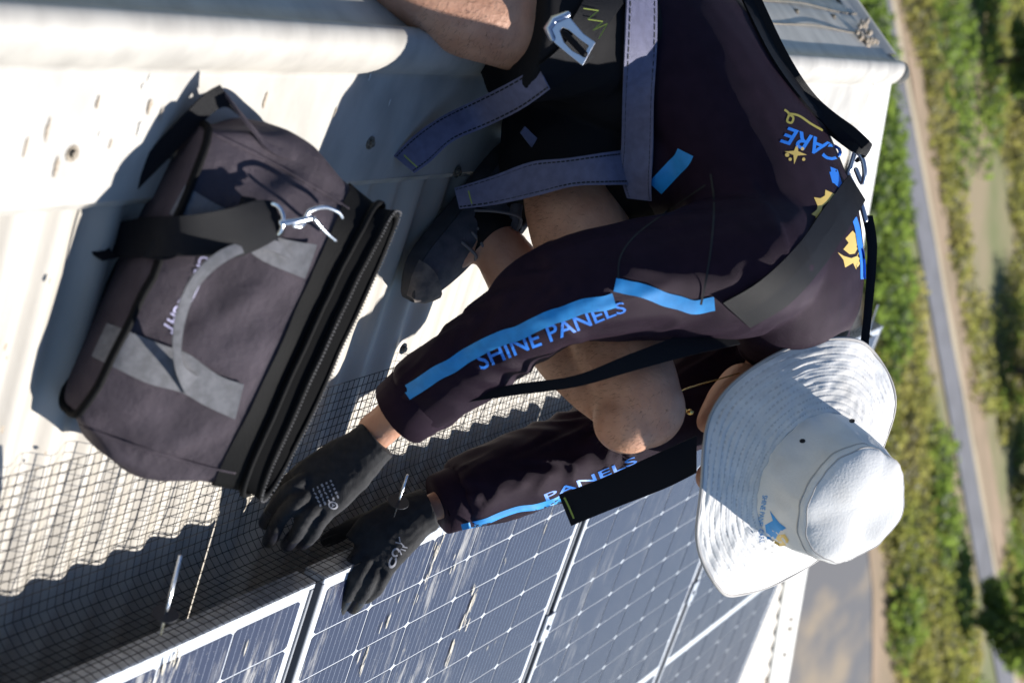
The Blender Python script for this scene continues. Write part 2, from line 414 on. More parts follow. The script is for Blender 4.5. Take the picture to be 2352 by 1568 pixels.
thicket('dry_growth', bank, 620, M['leafB'], 'yellowed olive growth mixed through the green shrub bank', 8, .6, size=.09, skip=-.3)
thicket('weeds', (((1915, 0), (2060, 1568)), ((1975, 0), (2225, 1450))), 260, M['leafD'], 'pale dry weeds at the foot of the shrub bank', 9, .4, size=.08, skip=-.2)
thicket('scrub', (((2085, 0), (2325, 1450)), ((2420, 0), (2640, 1450))), 800, M['leafB'], 'olive scrub growing beyond the path and dirt strip', 5, .5, skip=-.1)
thicket('green_scrub', (((2105, 0), (2345, 1450)), ((2420, 0), (2640, 1450))), 420, M['leafA'], 'greener scrub patches on the grass beyond the path', 6, .7, skip=.08)
def bush_tree(px, py, h, w, label, mat, seed):
    c = on_ground(px, py); e = empty('tree', c)
    r = random.Random(seed); cl = []; per = []
    for i in range(26):
        a = r.uniform(0, 2 * math.pi); q = r.random() ** .5 * w; z = h * r.uniform(.35, .95)
        s = r.uniform(.35, .7) * w * .6
        cl.append(((c.x + math.cos(a) * q * .75, c.y + math.sin(a) * q * .75, c.z + z), s, s, s * .7)); per.append(130)
    v, f = leaf_cloud(cl, per, .115, seed)
    me = bpy.data.meshes.new('crown'); me.from_pydata(v, [], f); link('crown', me, mat, e)
    mb = MB(); mb.tube([c, c + V((.1, 0, h * .4)), c + V((.15, .1, h * .7))], [.16, .11, .05], 8)
    for k in range(5):
        a = k * 1.3; mb.tube([c + V((.1, 0, h * .35)), c + V((math.cos(a) * w * .5, math.sin(a) * w * .5, h * .65))], [.06, .02], 6)
    mb.build('trunk', M['bark'], e); tag(e, label, 'tree', 'trees on the grass beyond the path')
bush_tree(2262, 140, 3.0, 1.7, 'dark green tree standing nearest the pale footpath, top right corner', M['leafC'], 21)
bush_tree(2345, 275, 2.8, 1.5, 'dark tree below the footpath, second down at the right edge', M['leafC'], 22)
bush_tree(2318, 850, 2.2, 2.2, 'broad dark tree at the right edge level with the hat brim', M['leafC'], 23)
bush_tree(2342, 1100, 2.6, 1.6, 'dark tree at the right edge level with the hat crown', M['leafC'], 25)
bush_tree(2200, 1420, 2.6, 1.4, 'rounded green tree against the path, lower right', M['leafA'], 26)

# ------------------------------------------------------------------ the house roof
RE = 4.56; HK = 1.146                               # ridge end; hip line x = (y-RE)*HK
SLL = 0.649                                         # left slope
house = empty('house', (0, 2, GZ)); tag(house, 'house with weathered corrugated iron hip roof and rolled ridge capping', 'house')
PITCH = .076; AMP = .0070; XE = 4.2
def corr(y): return AMP * math.cos(2 * math.pi * y / PITCH)
sheetw = PITCH * 10
def make_sheet(k, side):
    y0 = -.9 + k * sheetw; ny = 101 if side > 0 else 81
    rows = []
    for i in range(ny):
        y = y0 + (sheetw + PITCH * .6) * i / (ny - 1)
        z = corr(y) + .0012 * (i > ny - 10)
        if side > 0:
            xs = max(.03, (y - RE) * HK)
            if xs > XE - .05: continue
            rows.append([(x, y, -SL * x + z) for x in np.linspace(xs, XE, 7)])
        else:
            if y > RE: continue
            rows.append([(x, y, SLL * x + z) for x in np.linspace(-.03, -2.6, 5)])
    if len(rows) > 2:
        mb = MB(); mb.grid(rows); mb.build('roof_sheet', M['zinc'], house, True)
for k in range(12): make_sheet(k, 1)
for k in range(8): make_sheet(k, -1)
# ridge capping: roll in the middle, a pressed flange down each slope with a scalloped lip
def cap_profile():
    pr = []
    pr.append((-.158, .0045)); pr.append((-.150, .012)); pr.append((-.09, .0135)); pr.append((-.02, .0135))
    for i in range(13):
        a = math.pi * (1 - i / 12); pr.append((.028 + .031 * math.cos(a), .014 + .032 * math.sin(a)))
    pr += [(.066, .0145), (.10, .0135), (.135, .0145), (.19, .0125), (.198, .012)]
    return pr
pr = cap_profile()
rows = []
for i in range(61):
    y = -.9 + (RE + .02 + .9) * i / 60
    w = .0016 * noise.noise(V((y * 3, 0, 1)))
    rows.append([(x, y, (-SL * x if x > 0 else SLL * x) + z + (w if abs(x - .028) > .04 else 0)) for x, z in pr])
cap = MB().grid(rows).build('ridge_cap', M['cap'], house, True)
mb = MB()                                            # scalloped lip pressed down into the corrugations, both sides
for side, xl, zl in ((1, .198, .012), (-1, -.158, .0045)):
    a = []; b = []
    ymax = RE if side < 0 else RE + .05
    for i in range(int((ymax + .9) / PITCH * 12)):
        y = -.9 + i * PITCH / 12; bz = (-SL * xl if side > 0 else SLL * xl)
        a.append((xl, y, bz + zl)); x2 = xl + side * .006
        b.append((x2, y, (-SL * x2 if side > 0 else SLL * x2) + min(corr(y) + .001, zl)))
    mb.grid([a, b])
mb.build('cap_lip', M['cap'], cap, True)
mb = MB()                                            # closed end of the roll
c0 = V((.028, RE + .02, .002)); ends = [c0 + V((.031 * math.cos(a), .004, .032 * math.sin(a) + .012)) for a in np.linspace(0, math.pi, 13)]
mb.add([c0 + V((0, .006, .01))] + ends, [(0, i + 1, i + 2) for i in range(12)]); mb.build('cap_end', M['cap'], cap)
# hip capping down the right hand hip
hd = V((HK, 1, -SL * HK)).normalized(); hs = V((1, 0, -SL)); hs = (hs - hd * hs.dot(hd)).normalized()
rows = []
for i in range(41):
    p0 = V((.0, RE - .06, 0)) + V((HK, 1, -SL * HK)) * (3.45 * i / 40)
    fl = .17 if i > 0 else .10
    row = []
    for o_, z in ((fl, .009), (fl - .006, .0175), (.075, .018), (.060, .023), (.045, .034), (.03, .038), (.012, .034), (.0, .020), (-.004, .002), (-.012, -.05)):
        row.append(p0 + hs * o_ + RN * z)
    rows.append(row)
MB().grid(rows).build('hip_cap', M['hipcap'], house, True)
# gable flashing of the left slope and the hidden hip end
rows = []
for x in np.linspace(-.02, -2.6, 8):
    rows.append([(x, RE - .12, SLL * x + .012), (x, RE - .03, SLL * x + .013), (x, RE - .01, SLL * x + .028), (x, RE + .02, SLL * x + .026), (x, RE + .03, SLL * x + .0), (x, RE + .03, SLL * x - .12)])
MB().grid(rows).build('gable_flashing', M['cap'], house, True)
hb = V((0, RE, 0)) + V((HK, 1, -SL * HK)) * 3.4
mb = MB(); mb.add([(0, RE, -.02), tuple(hb - V((0, 0, .02))), (-.2, hb.y, hb.z - .02), (-.2, RE, -.1)], [(0, 1, 2, 3)]); mb.build('hip_end_sheet', M['zinc'], house)
mb = MB(); zt = -1.75
mb.box(((-2.4 + 3.8) / 2, (RE - .05 - 1) / 2, (GZ + zt) / 2), V((3.1, 0, 0)), V((0, (RE + .9) / 2, 0)), V((0, 0, (zt - GZ) / 2)))
mb.build('wall', M['render'], house)

def screw(p, n, r=.0065):
    e = n.orthogonal().normalized(); f = n.cross(e)
    mb = MB(); mb.tube([p, p + n * .0015], [r * 1.5, r * 1.5], 10); mb.tube([p + n * .0015, p + n * .006], [r * .8, r * .75], 6)
    return mb.build('screw', M['screw'], house)
for (px, py) in ((165, 352), (850, 328), (1050, 395), (925, 800), (1300, 330), (400, 352)):
    screw(on_slope(px, py, .014) , RN)
LN = V((-SLL, 0, 1)).normalized()
for y in (2.7, 3.0, 3.3, 3.62, 3.95, 4.25):
    screw(V((-.11, y, -.11 * SLL + .014)), LN, .006)
for (px, py) in ((1888, 425), (1963, 330), (2012, 250)): screw(on_slope(px, py, .02), RN, .006)
# rusty smears and droppings on the sheet metal
def smear(px, py, L_, W_, mat, seed, h=.0155, name='stain'):
    r = random.Random(seed); c = on_slope(px, py, h); mb = MB(); pts = []
    for i in range(14):
        a = 2 * math.pi * i / 14; k = r.uniform(.5, 1.1)
        pts.append(c + RD * (math.cos(a) * L_ * k) + V((0, 1, 0)) * (math.sin(a) * W_ * k))
    mb.add(pts, [tuple(range(14))]); return mb.build(name, mat, house)
i = 0
for (px, py, l, w) in ((110, 300, .016, .003), (345, 245, .010, .004), (372, 262, .012, .002), (225, 240, .010, .003), (130, 385, .014, .003), (610, 230, .012, .003), (255, 330, .008, .003), (60, 340, .014, .003), (440, 255, .008, .002), (770, 260, .01, .002), (1890, 380, .02, .006), (1905, 410, .018, .005), (1955, 290, .014, .006), (1870, 330, .02, .004)):
    i += 1; smear(px, py, l, w, M['stain'], i)
for (px, py, l, w) in ((322, 300, .010, .004), (345, 180, .006, .003), (330, 200, .005, .0025), (850, 175, .009, .0025), (895, 235, .007, .002), (230, 310, .004, .002)):
    i += 1; smear(px, py, l, w, M['white_mark'], i, .0157)
for (px, py, l, w) in ((12, 798, .006, .004), (16, 820, .003, .003), (5, 985, .006, .005), (105, 1040, .003, .003), (85, 1075, .003, .002), (115, 645, .006, .002)):
    i += 1; smear(px, py, l, w, M['stain'], i, .0095)
def lichen(px, py, s, seed):
    r = random.Random(seed); c = on_slope(px, py, .02); mb = MB()
    for k in range(14): mb.ball(c + V((r.gauss(0, s), r.gauss(0, s), r.uniform(0, s * .5))), s * r.uniform(.3, .7), s * r.uniform(.3, .7), s * .4, nu=6, nv=4)
    mb.build('debris', M['stain'], house)
for k, (px, py) in enumerate(((1815, 1418), (1812, 1440), (1800, 1500), (1760, 1560))): lichen(px, py, .010, 60 + k)
for k, (x, y) in enumerate(((-.05, 4.42), (-.06, 4.36), (-.09, 4.46))):
    mb = MB(); r = random.Random(k)
    for q in range(12): mb.ball((x + r.gauss(0, .012), y + r.gauss(0, .02), SLL * x + .018 + r.random() * .008), .008, .01, .005, nu=6, nv=4)
    mb.build('debris', M['stain'], house)
# two loose tie wires lying on the far flange
for x in (-.075, -.13):
    pts = [V((x + .004 * math.sin(y * 9), y, SLL * x + .017)) for y in np.linspace(2.4, 4.5, 30)]
    MB().tube(pts, .0018, 5).build('tie_wire', M['screw'], house, True)

# ------------------------------------------------------------------ solar panels
PX0 = .758; GAP = .022; PWID = 1.005
yB = 2.018                                          # where the second panel starts
def slope_pt(s, y, h): return V((PX0, y, PANEL_H - SL * PX0)) + RD * s + RN * h
CW, CH = .1560, .0783
def cell_mesh():
    c = .0062; h = .0007
    o = [(-CH / 2 + c * .6, -CW / 2), (CH / 2 - c * .6, -CW / 2), (CH / 2, -CW / 2 + c), (CH / 2, CW / 2 - c), (CH / 2 - c * .6, CW / 2), (-CH / 2 + c * .6, CW / 2), (-CH / 2, CW / 2 - c), (-CH / 2, -CW / 2 + c)]
    me = bpy.data.meshes.new('cell')
    v = [(x, y, h) for x, y in o] + [(x, y, 0) for x, y in o]
    me.from_pydata(v, [], [tuple(range(8))] + [(i, i + 8, (i + 1) % 8 + 8, (i + 1) % 8) for i in range(8)]); me.materials.append(M['cell']); return me
cmesh = cell_mesh()
rotS = Matrix((RD, V((0, 1, 0)), RN)).transposed().to_4x4()
ROWS = 20; PLEN = ROWS * .0822 + .06
def panel(y0, label, split=False):
    e = empty('solar_panel', slope_pt(0, y0, -.035)); tag(e, label, 'solar panel', 'solar panels clamped in a row on the roof')
    y1 = y0 + PWID; fw = .011; fh = .035
    def bar(name, s0, s1, a, b_, m_):
        mb = MB(); c = (slope_pt(s0, a, 0) + slope_pt(s1, b_, 0)) / 2 - RN * (fh / 2)
        mb.box(c, RD * (abs(s1 - s0) / 2), V((0, abs(b_ - a) / 2, 0)), RN * (fh / 2)); o = mb.build(name, m_, e)
        return modified(o, [('BEVEL', dict(width=.0012, segments=1))])
    bar('frame', 0, fw, y0, y1, M['alu']); bar('frame', PLEN - fw, PLEN, y0, y1, M['alu'])
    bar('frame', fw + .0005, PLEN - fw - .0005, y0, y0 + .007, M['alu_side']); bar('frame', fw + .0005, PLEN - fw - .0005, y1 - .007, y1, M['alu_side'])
    mb = MB(); mb.box((slope_pt(fw, y0 + fw, -.004) + slope_pt(PLEN - fw, y1 - fw, -.004)) / 2, RD * (PLEN / 2 - fw - .0008), V((0, PWID / 2 - .0078, 0)), RN * .0015)
    mb.build('backsheet', M['backsheet'], e)
    my = (PWID - 6 * .1602) / 2; ms = .024
    for c in range(6):
        for r_ in range(ROWS):
            o = link('cell', cmesh, None, e)
            s = ms + (r_ + .5) * .0812 + (.022 if r_ >= ROWS // 2 else 0)
            p = slope_pt(s, y0 + my + (c + .5) * .1602, -.0023)
            o.matrix_parent_inverse = e.matrix_basis.inverted(); o.matrix_basis = Matrix.Translation(p) @ rotS
    return e
def crust(e, px, py, n, L_, seed):
    r = random.Random(seed); q = on_slope(px, py, PANEL_H)
    for k in range(n):
        c = q + RD * r.gauss(0, L_ * .8) + V((0, 1, 0)) * r.gauss(0, .010); l = L_ * r.uniform(.3, 1.); w = l * r.uniform(.08, .22); pts = []
        for i in range(12):
            a = 2 * math.pi * i / 12; kk_ = r.uniform(.55, 1.15); pts.append(c + RN * .0009 + RD * (math.cos(a) * l * kk_) + V((0, 1, 0)) * (math.sin(a) * w * kk_))
        MB().add(pts, [tuple(range(12))]).build('dropping', M['crust'], e)
yA = yB - GAP - PWID
pa = panel(yA, 'solar panel nearest the camera, its corner cut off by the frame below the bag')
pb = panel(yB, 'streaked solar panel that the gloved hand rests on')
panel(yB + PWID + GAP, 'clean solar panel in front of the hat brim, third from the camera')
panel(yB + 2 * (PWID + GAP), 'farthest solar panel, next to the pale hip capping')
for k, (px, py, n, l) in enumerate(((1014, 1239, 6, .022), (981, 1331, 5, .022), (886, 1430, 5, .022), (834, 1507, 6, .020), (1065, 1426, 7, .026), (1025, 1518, 6, .022), (1255, 1203, 4, .014), (951, 1382, 4, .010), (1083, 1364, 5, .016), (1160, 1291, 3, .008), (1040, 1290, 4, .014), (930, 1500, 3, .008), (1120, 1500, 3, .010))): crust(pb, px, py, n, l, 200 + k)
for k, (px, py, n, l) in enumerate(((568, 1481, 1, .016), (407, 1521, 5, .020), (360, 1545, 5, .016))): crust(pa, px, py, n, l, 240 + k)
# mounting rails, and clamps in the gaps
for k, s in enumerate((.40, 1.28)):
    a = slope_pt(s, yA - .3, -.058); b = slope_pt(s, yB + 3 * PWID + 2 * GAP + .04, -.058)
    mb = MB(); mb.box((a + b) / 2, RD * .02, (b - a) / 2, RN * .022)
    o = mb.build('mounting_rail', M['alu']); tag(o, ['aluminium rail under the upper part of the panels', 'aluminium rail under the lower part of the panels'][k], 'rail')
for y, s, lb in ((yB - GAP / 2, .40, 'clamp in the gap between nearest and streaked panel'), (yB + PWID + GAP / 2, .40, 'clamp in the gap between streaked and third panel'), (yB + 2 * PWID + GAP * 1.5, .62, 'pale clamp in the gap before the farthest panel'), ):
    mb = MB(); mb.box(slope_pt(s, y, .003), RD * .030, V((0, .018, 0)), RN * .002); mb.box(slope_pt(s, y, -.02), RD * .028, V((0, .008, 0)), RN * .02)
    mb.tube([slope_pt(s, y, .005), slope_pt(s, y, .010)], .006, 6)
    o = mb.build('panel_clamp', M['alu']); tag(o, lb, 'clamp')

# ------------------------------------------------------------------ wire mesh along the panel edge
SP = .0145
def mesh_curve(u, y):
    """u runs from the panel edge out over the roof"""
    w = noise.noise(V((y * 1.7, u * 3, 2.))) ; w2 = noise.noise(V((y * .9, 5., 1.)))
    pts = [(-.0015, PANEL_H - .006), (-.008, PANEL_H - .014), (-.022, .105), (-.040, .06), (-.075, .028), (-.13, .018), (-.20, .016), (-.27, .015)]
    c = pts; t = u * (len(c) - 1); i = min(int(t), len(c) - 2); f = t - i
    x = c[i][0] * (1 - f) + c[i + 1][0] * f; h = c[i][1] * (1 - f) + c[i + 1][1] * f
    k = min(1, u * 1.6)
    return V((PX0 + x + w2 * .012 * k, y, -SL * (PX0 + x) + h / RN.z * .985 + k * (.006 * w + .002)))
mb = MB(); y = yA - .12; yend = yB + 3 * PWID + 2 * GAP - .02
us = []
L_ = 0; prevp = mesh_curve(0, 2); acc = [0.]; samp = [0.]
for i in range(1, 201):
    p = mesh_curve(i / 200, 2.); L_ += (p - prevp).length; prevp = p; acc.append(L_); samp.append(i / 200)
nl = int(L_ / SP)
us = [float(np.interp(k * SP, acc, samp)) for k in range(nl + 1)]
while y < yend:
    jit = .002 * noise.noise(V((y * 5, 1, 1)))
    q = [mesh_curve(u, y + jit + .004 * noise.noise(V((u * 2, y, 4)))) for u in us]
    mb.tube(q, .00062, 4, caps=False); y += SP
for u in us:
    q = [mesh_curve(u, yy + .0) + V((0, 0, .0008)) for yy in np.arange(yA - .12, yend, .03)]
    mb.tube(q, .00062, 4, caps=False)
o = mb.build('bird_mesh', M['wire']); tag(o, 'black square wire mesh skirting from the panel edge onto the roof', 'wire mesh')
def clip(base, top, label, disc=True):
    e = empty('mesh_clip', base); d = (top - base).normalized()
    MB().tube([base - d * .03, base, top], [.0018, .0020, .0020], 8).build('rod', M['steel'], e, True)
    mb = MB(); a = d.orthogonal().normalized()
    mb.tube([base, base + d * .0012], [.016, .016], 20); mb.build('washer', M['frame_dark'], e)
    tag(e, label, 'clip', 'mesh clips')
clip(P(380, 1410, 2.005), P(415, 1275, 1.965), 'steel mesh clip rod sticking up below the bag')
clip(P(915, 1152, 2.53), P(936, 1090, 2.50), 'steel mesh clip rod between the two gloves')
clip(P(1992, 770, 4.9), P(2017, 700, 4.86), 'steel mesh clip rod at the far panel corner behind the back')

# ------------------------------------------------------------------ tools for cloth, straps and prints that lie on a surface
def edge_strap(name, edges, depth, mat, parent, th=.0022, n=6, tree=None, off=.003, lead=0., stitch=None, wave=0.):
    """webbing from pairs of edge points (x1,y1,x2,y2[,depth]) ; lies on tree's surface where one is given"""
    e = []
    for q in edges: e.append(list(q[:4]) + [q[4] if len(q) > 4 else (off if tree is not None else depth)])
    e = cr(e, n)
    if tree is not None:
        ds = []
        for q in e:
            c = hit_depth(tree, (q[0] + q[2]) / 2, (q[1] + q[3]) / 2)
            l = hit_depth(tree, q[0], q[1]); r_ = hit_depth(tree, q[2], q[3])
            ds.append((l, c, r_))
        def fix(k, lim=.05):
            a = [d[k] for d in ds]; known = [(i, x) for i, x in enumerate(a) if x is not None]
            if not known: return None
            out = np.interp(range(len(a)), [i for i, _ in known], [x for _, x in known])
            w = np.array([.25, .5, .25]); o2 = out
            for _ in range(8): o2 = np.convolve(np.pad(o2, 1, mode='edge'), w, 'valid')
            return np.minimum(o2, out + .003)
        fc = fix(1); fl = fix(0); fr = fix(2)
        if fc is None: fc = np.full(len(e), depth)
        if fl is None: fl = fc
        if fr is None: fr = fc
        fl = np.clip(fl, fc - .045, fc + .045); fr = np.clip(fr, fc - .045, fc + .045)
        Lp = [P(q[0], q[1], d - q[4]) for q, d in zip(e, fl)]; Cp = [P((q[0] + q[2]) / 2, (q[1] + q[3]) / 2, d - q[4]) for q, d in zip(e, fc)]; Rp = [P(q[2], q[3], d - q[4]) for q, d in zip(e, fr)]
    else:
        Lp = [P(q[0], q[1], q[4] + lead) for q in e]; Rp = [P(q[2], q[3], q[4] - lead) for q in e]
        Cp = [(a + b) / 2 for a, b in zip(Lp, Rp)]
    N_ = len(e); top = []; bot = []
    for i in range(N_):
        t = Cp[min(i + 1, N_ - 1)] - Cp[max(i - 1, 0)]; s = Rp[i] - Lp[i]; nn = t.cross(s)
        nn = nn.normalized() if nn.length > 1e-9 else -ray(1176, 784)
        if nn.dot(CAM - Cp[i]) < 0: nn = -nn
        top.append([Lp[i] + nn * th * .5, Cp[i] + nn * th * .7, Rp[i] + nn * th * .5])
        bot.append([Lp[i] - nn * th * .5, Cp[i] - nn * th * .3, Rp[i] - nn * th * .5])
    mb = MB(); rows = [a + b[::-1] for a, b in zip(top, bot)]
    mb.grid(rows, True); k = len(rows[0]); mb.f.append(tuple(range(k))[::-1]); mb.f.append(tuple((N_ - 1) * k + j for j in range(k)))
    o = mb.build(name, mat, parent, True); o.data.set_sharp_from_angle(angle=.55)
    if stitch:
        for w in (.10, .90):
            sm = MB(); path = []
            for i in range(N_):
                a, c, b = top[i]
                path.append((a.lerp(c, w * 2) if w < .5 else c.lerp(b, w * 2 - 1)))
            dense = [V(p) for p in cr(path, 5)]
            for j in range(0, len(dense) - 3, 4):
                nn = (top[0][1] - bot[0][1]).normalized()
                d = dense[j + 3] - dense[j]
                if d.length < 1e-6: continue
                sd_ = d.cross(nn).normalized() * .0011
                q = [dense[j] - sd_ + nn * .0007, dense[j] + sd_ + nn * .0007, dense[j + 3] + sd_ + nn * .0007, dense[j + 3] - sd_ + nn * .0007]
                sm.add(q, [(0, 1, 2, 3)])
            sm.build('stitching', stitch, o if parent is None or parent.parent is None else o)
    return o

def decal_verts(pts2, faces, tree, off, dflt=None):
    ds = [hit_depth(tree, x, y) for x, y in pts2]
    ok = [d for d in ds if d is not None]
    md = float(np.median(ok)) if ok else 2.5
    known = [(p_, d) for p_, d in zip(pts2, ds) if d is not None and abs(d - md) < .16]
    out = []
    for (x, y), d in zip(pts2, ds):
        if d is None or abs(d - md) >= .16:
            d = min(known, key=lambda q: (q[0][0] - x) ** 2 + (q[0][1] - y) ** 2)[1] if known else md
        out.append(P(x, y, d - off))
    return out

def decal_poly(name, poly, tree, mat, parent, off=.0007, sub=12.):
    bm = bmesh.new(); vs_ = [bm.verts.new((x, y, 0)) for x, y in poly]; bm.faces.new(vs_)
    bmesh.ops.triangulate(bm, faces=bm.faces[:])
    for _ in range(4):
        long = [e for e in bm.edges if e.calc_length() > sub]
        if not long: break
        bmesh.ops.subdivide_edges(bm, edges=long, cuts=1); bmesh.ops.triangulate(bm, faces=[f for f in bm.faces if len(f.verts) > 3])
    bm.verts.index_update()
    p2 = [(v.co.x, v.co.y) for v in bm.verts]; ff = [tuple(v.index for v in f.verts) for f in bm.faces]; bm.free()
    mb = MB(); mb.add(decal_verts(p2, ff, tree, off), ff); return mb.build(name, mat, parent, True)

def text2d(s, shear=0., bold=0.):
    cu = bpy.data.curves.new('t', 'FONT'); cu.body = s; cu.size = 1; cu.shear = shear; cu.offset = bold; cu.resolution_u = 3
    ob = bpy.data.objects.new('t', cu); col.objects.link(ob)
    dg = bpy.context.evaluated_depsgraph_get(); dg.update()
    me = bpy.data.meshes.new_from_object(ob.evaluated_get(dg))
    bm = bmesh.new(); bm.from_mesh(me); bmesh.ops.triangulate(bm, faces=bm.faces[:])
    for _ in range(2):
        bmesh.ops.subdivide_edges(bm, edges=[e for e in bm.edges if e.calc_length() > .14], cuts=1); bmesh.ops.triangulate(bm, faces=[q for q in bm.faces if len(q.verts) > 3])
    bm.to_mesh(me); bm.free()
    v = [(p.co.x, p.co.y) for p in me.vertices]; f = [tuple(p.vertices) for p in me.polygons]
    bpy.data.objects.remove(ob); bpy.data.curves.remove(cu); bpy.data.meshes.remove(me)
    xs = [p[0] for p in v]; x0 = min(xs); w = max(xs) - x0
    return [((x - x0) / w, y / .69) for x, y in v], f

def decal_text(name, s, base, height, tree, mat, parent, off=.0007, flip=1, shear=0., bold=.01):
    """base: picture polyline that the base line follows; height in picture units, to its left"""
    v, f = text2d(s, shear, bold); b = cr(base, 10)
    seg = [0.]
    for i in range(1, len(b)): seg.append(seg[-1] + float(np.linalg.norm(b[i] - b[i - 1])))
    p2 = []
    for u, w in v:
        t = u * seg[-1]; x = np.interp(t, seg, [q[0] for q in b]); y = np.interp(t, seg, [q[1] for q in b])
        x2 = np.interp(t + 4, seg, [q[0] for q in b]); y2 = np.interp(t + 4, seg, [q[1] for q in b])
        x1 = np.interp(t - 4, seg, [q[0] for q in b]); y1 = np.interp(t - 4, seg, [q[1] for q in b])
        d = np.array((x2 - x1, y2 - y1)); d /= max(1e-6, np.linalg.norm(d))
        nrm = np.array((d[1], -d[0])) * flip
        h = np.interp(u, np.linspace(0, 1, len(height)), height) if hasattr(height, '__len__') else height
        p2.append((x + nrm[0] * w * h, y + nrm[1] * w * h))
    mb = MB(); mb.add(decal_verts(p2, f, tree, off), f); return mb.build(name, mat, parent)

# ------------------------------------------------------------------ the person
person = empty('person', on_slope(1080, 480)); tag(person, 'person in dark plum work shirt, safety harness and white bucket hat crouching over the panels', 'person')
ax_t = V((.90, .06, .40)).normalized()              # along the bent trunk
lat = V((-.05, 1, .0)); lat = (lat - ax_t * lat.dot(ax_t)).normalized()
pel = P(1370, 130, 2.60); wst = P(1570, 150, 2.60); mid = P(1685, 310, 2.60); chs = P(1790, 545, 2.60); sho = P(1822, 700, 2.63); nek = P(1775, 790, 2.68)
rsh = P(1690, 610, 2.46); relb = P(1285, 674, 2.36); rwr = P(864, 990, 2.46)
lsh = P(1800, 790, 2.73); lelb = P(1400, 1010, 2.72); lwr = P(985, 1168, 2.62)
lhip = P(1325, 240, 2.64); lkn = P(1472, 915, 2.45); lank = P(1112, 520, 2.64)
rhip = P(1370, 70, 2.50); rkn = P(905, -95, 2.28); rank = V((-.42, 2.35, -.24))
HA = (CR * .26 + CU * .55 + CB * .79).normalized()  # hat axis
HC = P(1862, 1100, 2.55)                            # centre of the crown's base
HF = (CR * .62 - CU * .75 + CB * .1); HF = (HF - HA * HF.dot(HA)).normalized(); HS = HA.cross(HF)
# --- body: one continuous skin
mb = MB()
mb.tube([pel, wst, mid, chs, sho], [(.12, .09), (.12, .085), (.125, .09), (.14, .095), (.11, .075)], 20, hint=lat, round_ends=True)
def limb(mb, pts, rad, n=16): mb.tube(cr(pts, 5), [float(x) for x in np.interp(np.linspace(0, 1, (len(pts) - 1) * 5 + 1), np.linspace(0, 1, len(rad)), rad)], n, round_ends=True)
limb(mb, [chs.lerp(rsh, .5), rsh, relb, rwr], [.05, .05, .047, .042, .040, .036, .030, .027])
limb(mb, [chs.lerp(lsh, .5), lsh, lelb, lwr], [.05, .05, .047, .042, .040, .034, .026, .022])
mb.ball(rwr, .029, .024, .029); mb.tube([rwr, P(840, 1032, 2.46)], [.026, .022], 10, round_ends=True); mb.tube([lwr, P(960, 1180, 2.605)], [.022, .016], 10, round_ends=True)
# left leg, folded
limb(mb, [pel, lhip, P(1320, 470, 2.575), P(1405, 740, 2.50), lkn], [.08, .083, .082, .078, .076, .074, .070, .064, .060], 20)
mb.ball(lkn + CU * .004 + CR * .012, .060, .056, .060)
mb.ball(lkn + CR * .032 - CU * .020 + CB * .012, .047, .047, .050)
calf = P(1250, 690, 2.62)
limb(mb, [lkn + CR * .018 - CU * .004, P(1330, 830, 2.555), P(1225, 690, 2.615), P(1150, 575, 2.635), lank], [.052, .053, .055, .057, .055, .048, .042, .038, .036], 18)
mb.tube([lank, lank + V((.05, -.06, -.06))], [.036, .036], 12, round_ends=True)
# right leg, over the ridge
limb(mb, [pel, rhip, P(1180, 25, 2.40), P(1060, 5, 2.34), rkn], [.08, .088, .090, .086, .082, .076, .070, .066, .062], 20)
limb(mb, [rkn, rkn.lerp(rank, .4), rank], [.058, .058, .056, .048, .038], 16)
# neck and head
hc = HC - HA * .062 + HF * .004
mb.tube([sho.lerp(nek, .3), nek, hc - HF * .03 - HA * .05], [.07, .058, .056], 14, round_ends=True)
mb.tube([P(1705, 885, 2.61), P(1665, 925, 2.59), P(1628, 968, 2.57)], [.036, .032, .020], 12, round_ends=True)
mb.ball(hc, .098, .078, .10, HF, HS, HA); mb.ball(hc - HA * .055 + HF * .03, .062, .056, .062, HF, HS, HA)
mb.ball(hc - HA * .098 + HF * .062, .028, .026, .024, HF, HS, HA)                                   # chin
mb.tube([hc - HA * .005 + HF * .095, hc - HA * .045 + HF * .115], [.009, .014], 8, round_ends=True)  # nose
for s in (-1, 1):
    mb.tube([hc - HA * .02 + HS * s * .078, hc - HA * .05 + HS * s * .083], [(.022, .010), (.016, .008)], 10, hint=HF, round_ends=True)
mb.tube([hc - HA * .072 + HF * .088 - HS * .02, hc - HA * .072 + HF * .093, hc - HA * .072 + HF * .088 + HS * .02], [.007, .009, .007], 8, round_ends=True)
body = fused('body', mb, M['skin'], person, .0055, 7, lambda c: .0012 * noise.noise(c * 22))
mb = MB()
for s in (-1, 1): MB().ball(hc - HA * .012 + HF * .086 + HS * s * .032, .012, .012, .012).build('eye', M['hat'], person, True)
mb = MB(); mb.ball(hc + HA * .012 - HF * .012, .096, .082, .09, HF, HS, HA); mb.ball(hc - HA * .04 - HF * .045, .062, .072, .06, HF, HS, HA)
fused('hair', mb, M['hair'], person, .006, 3)
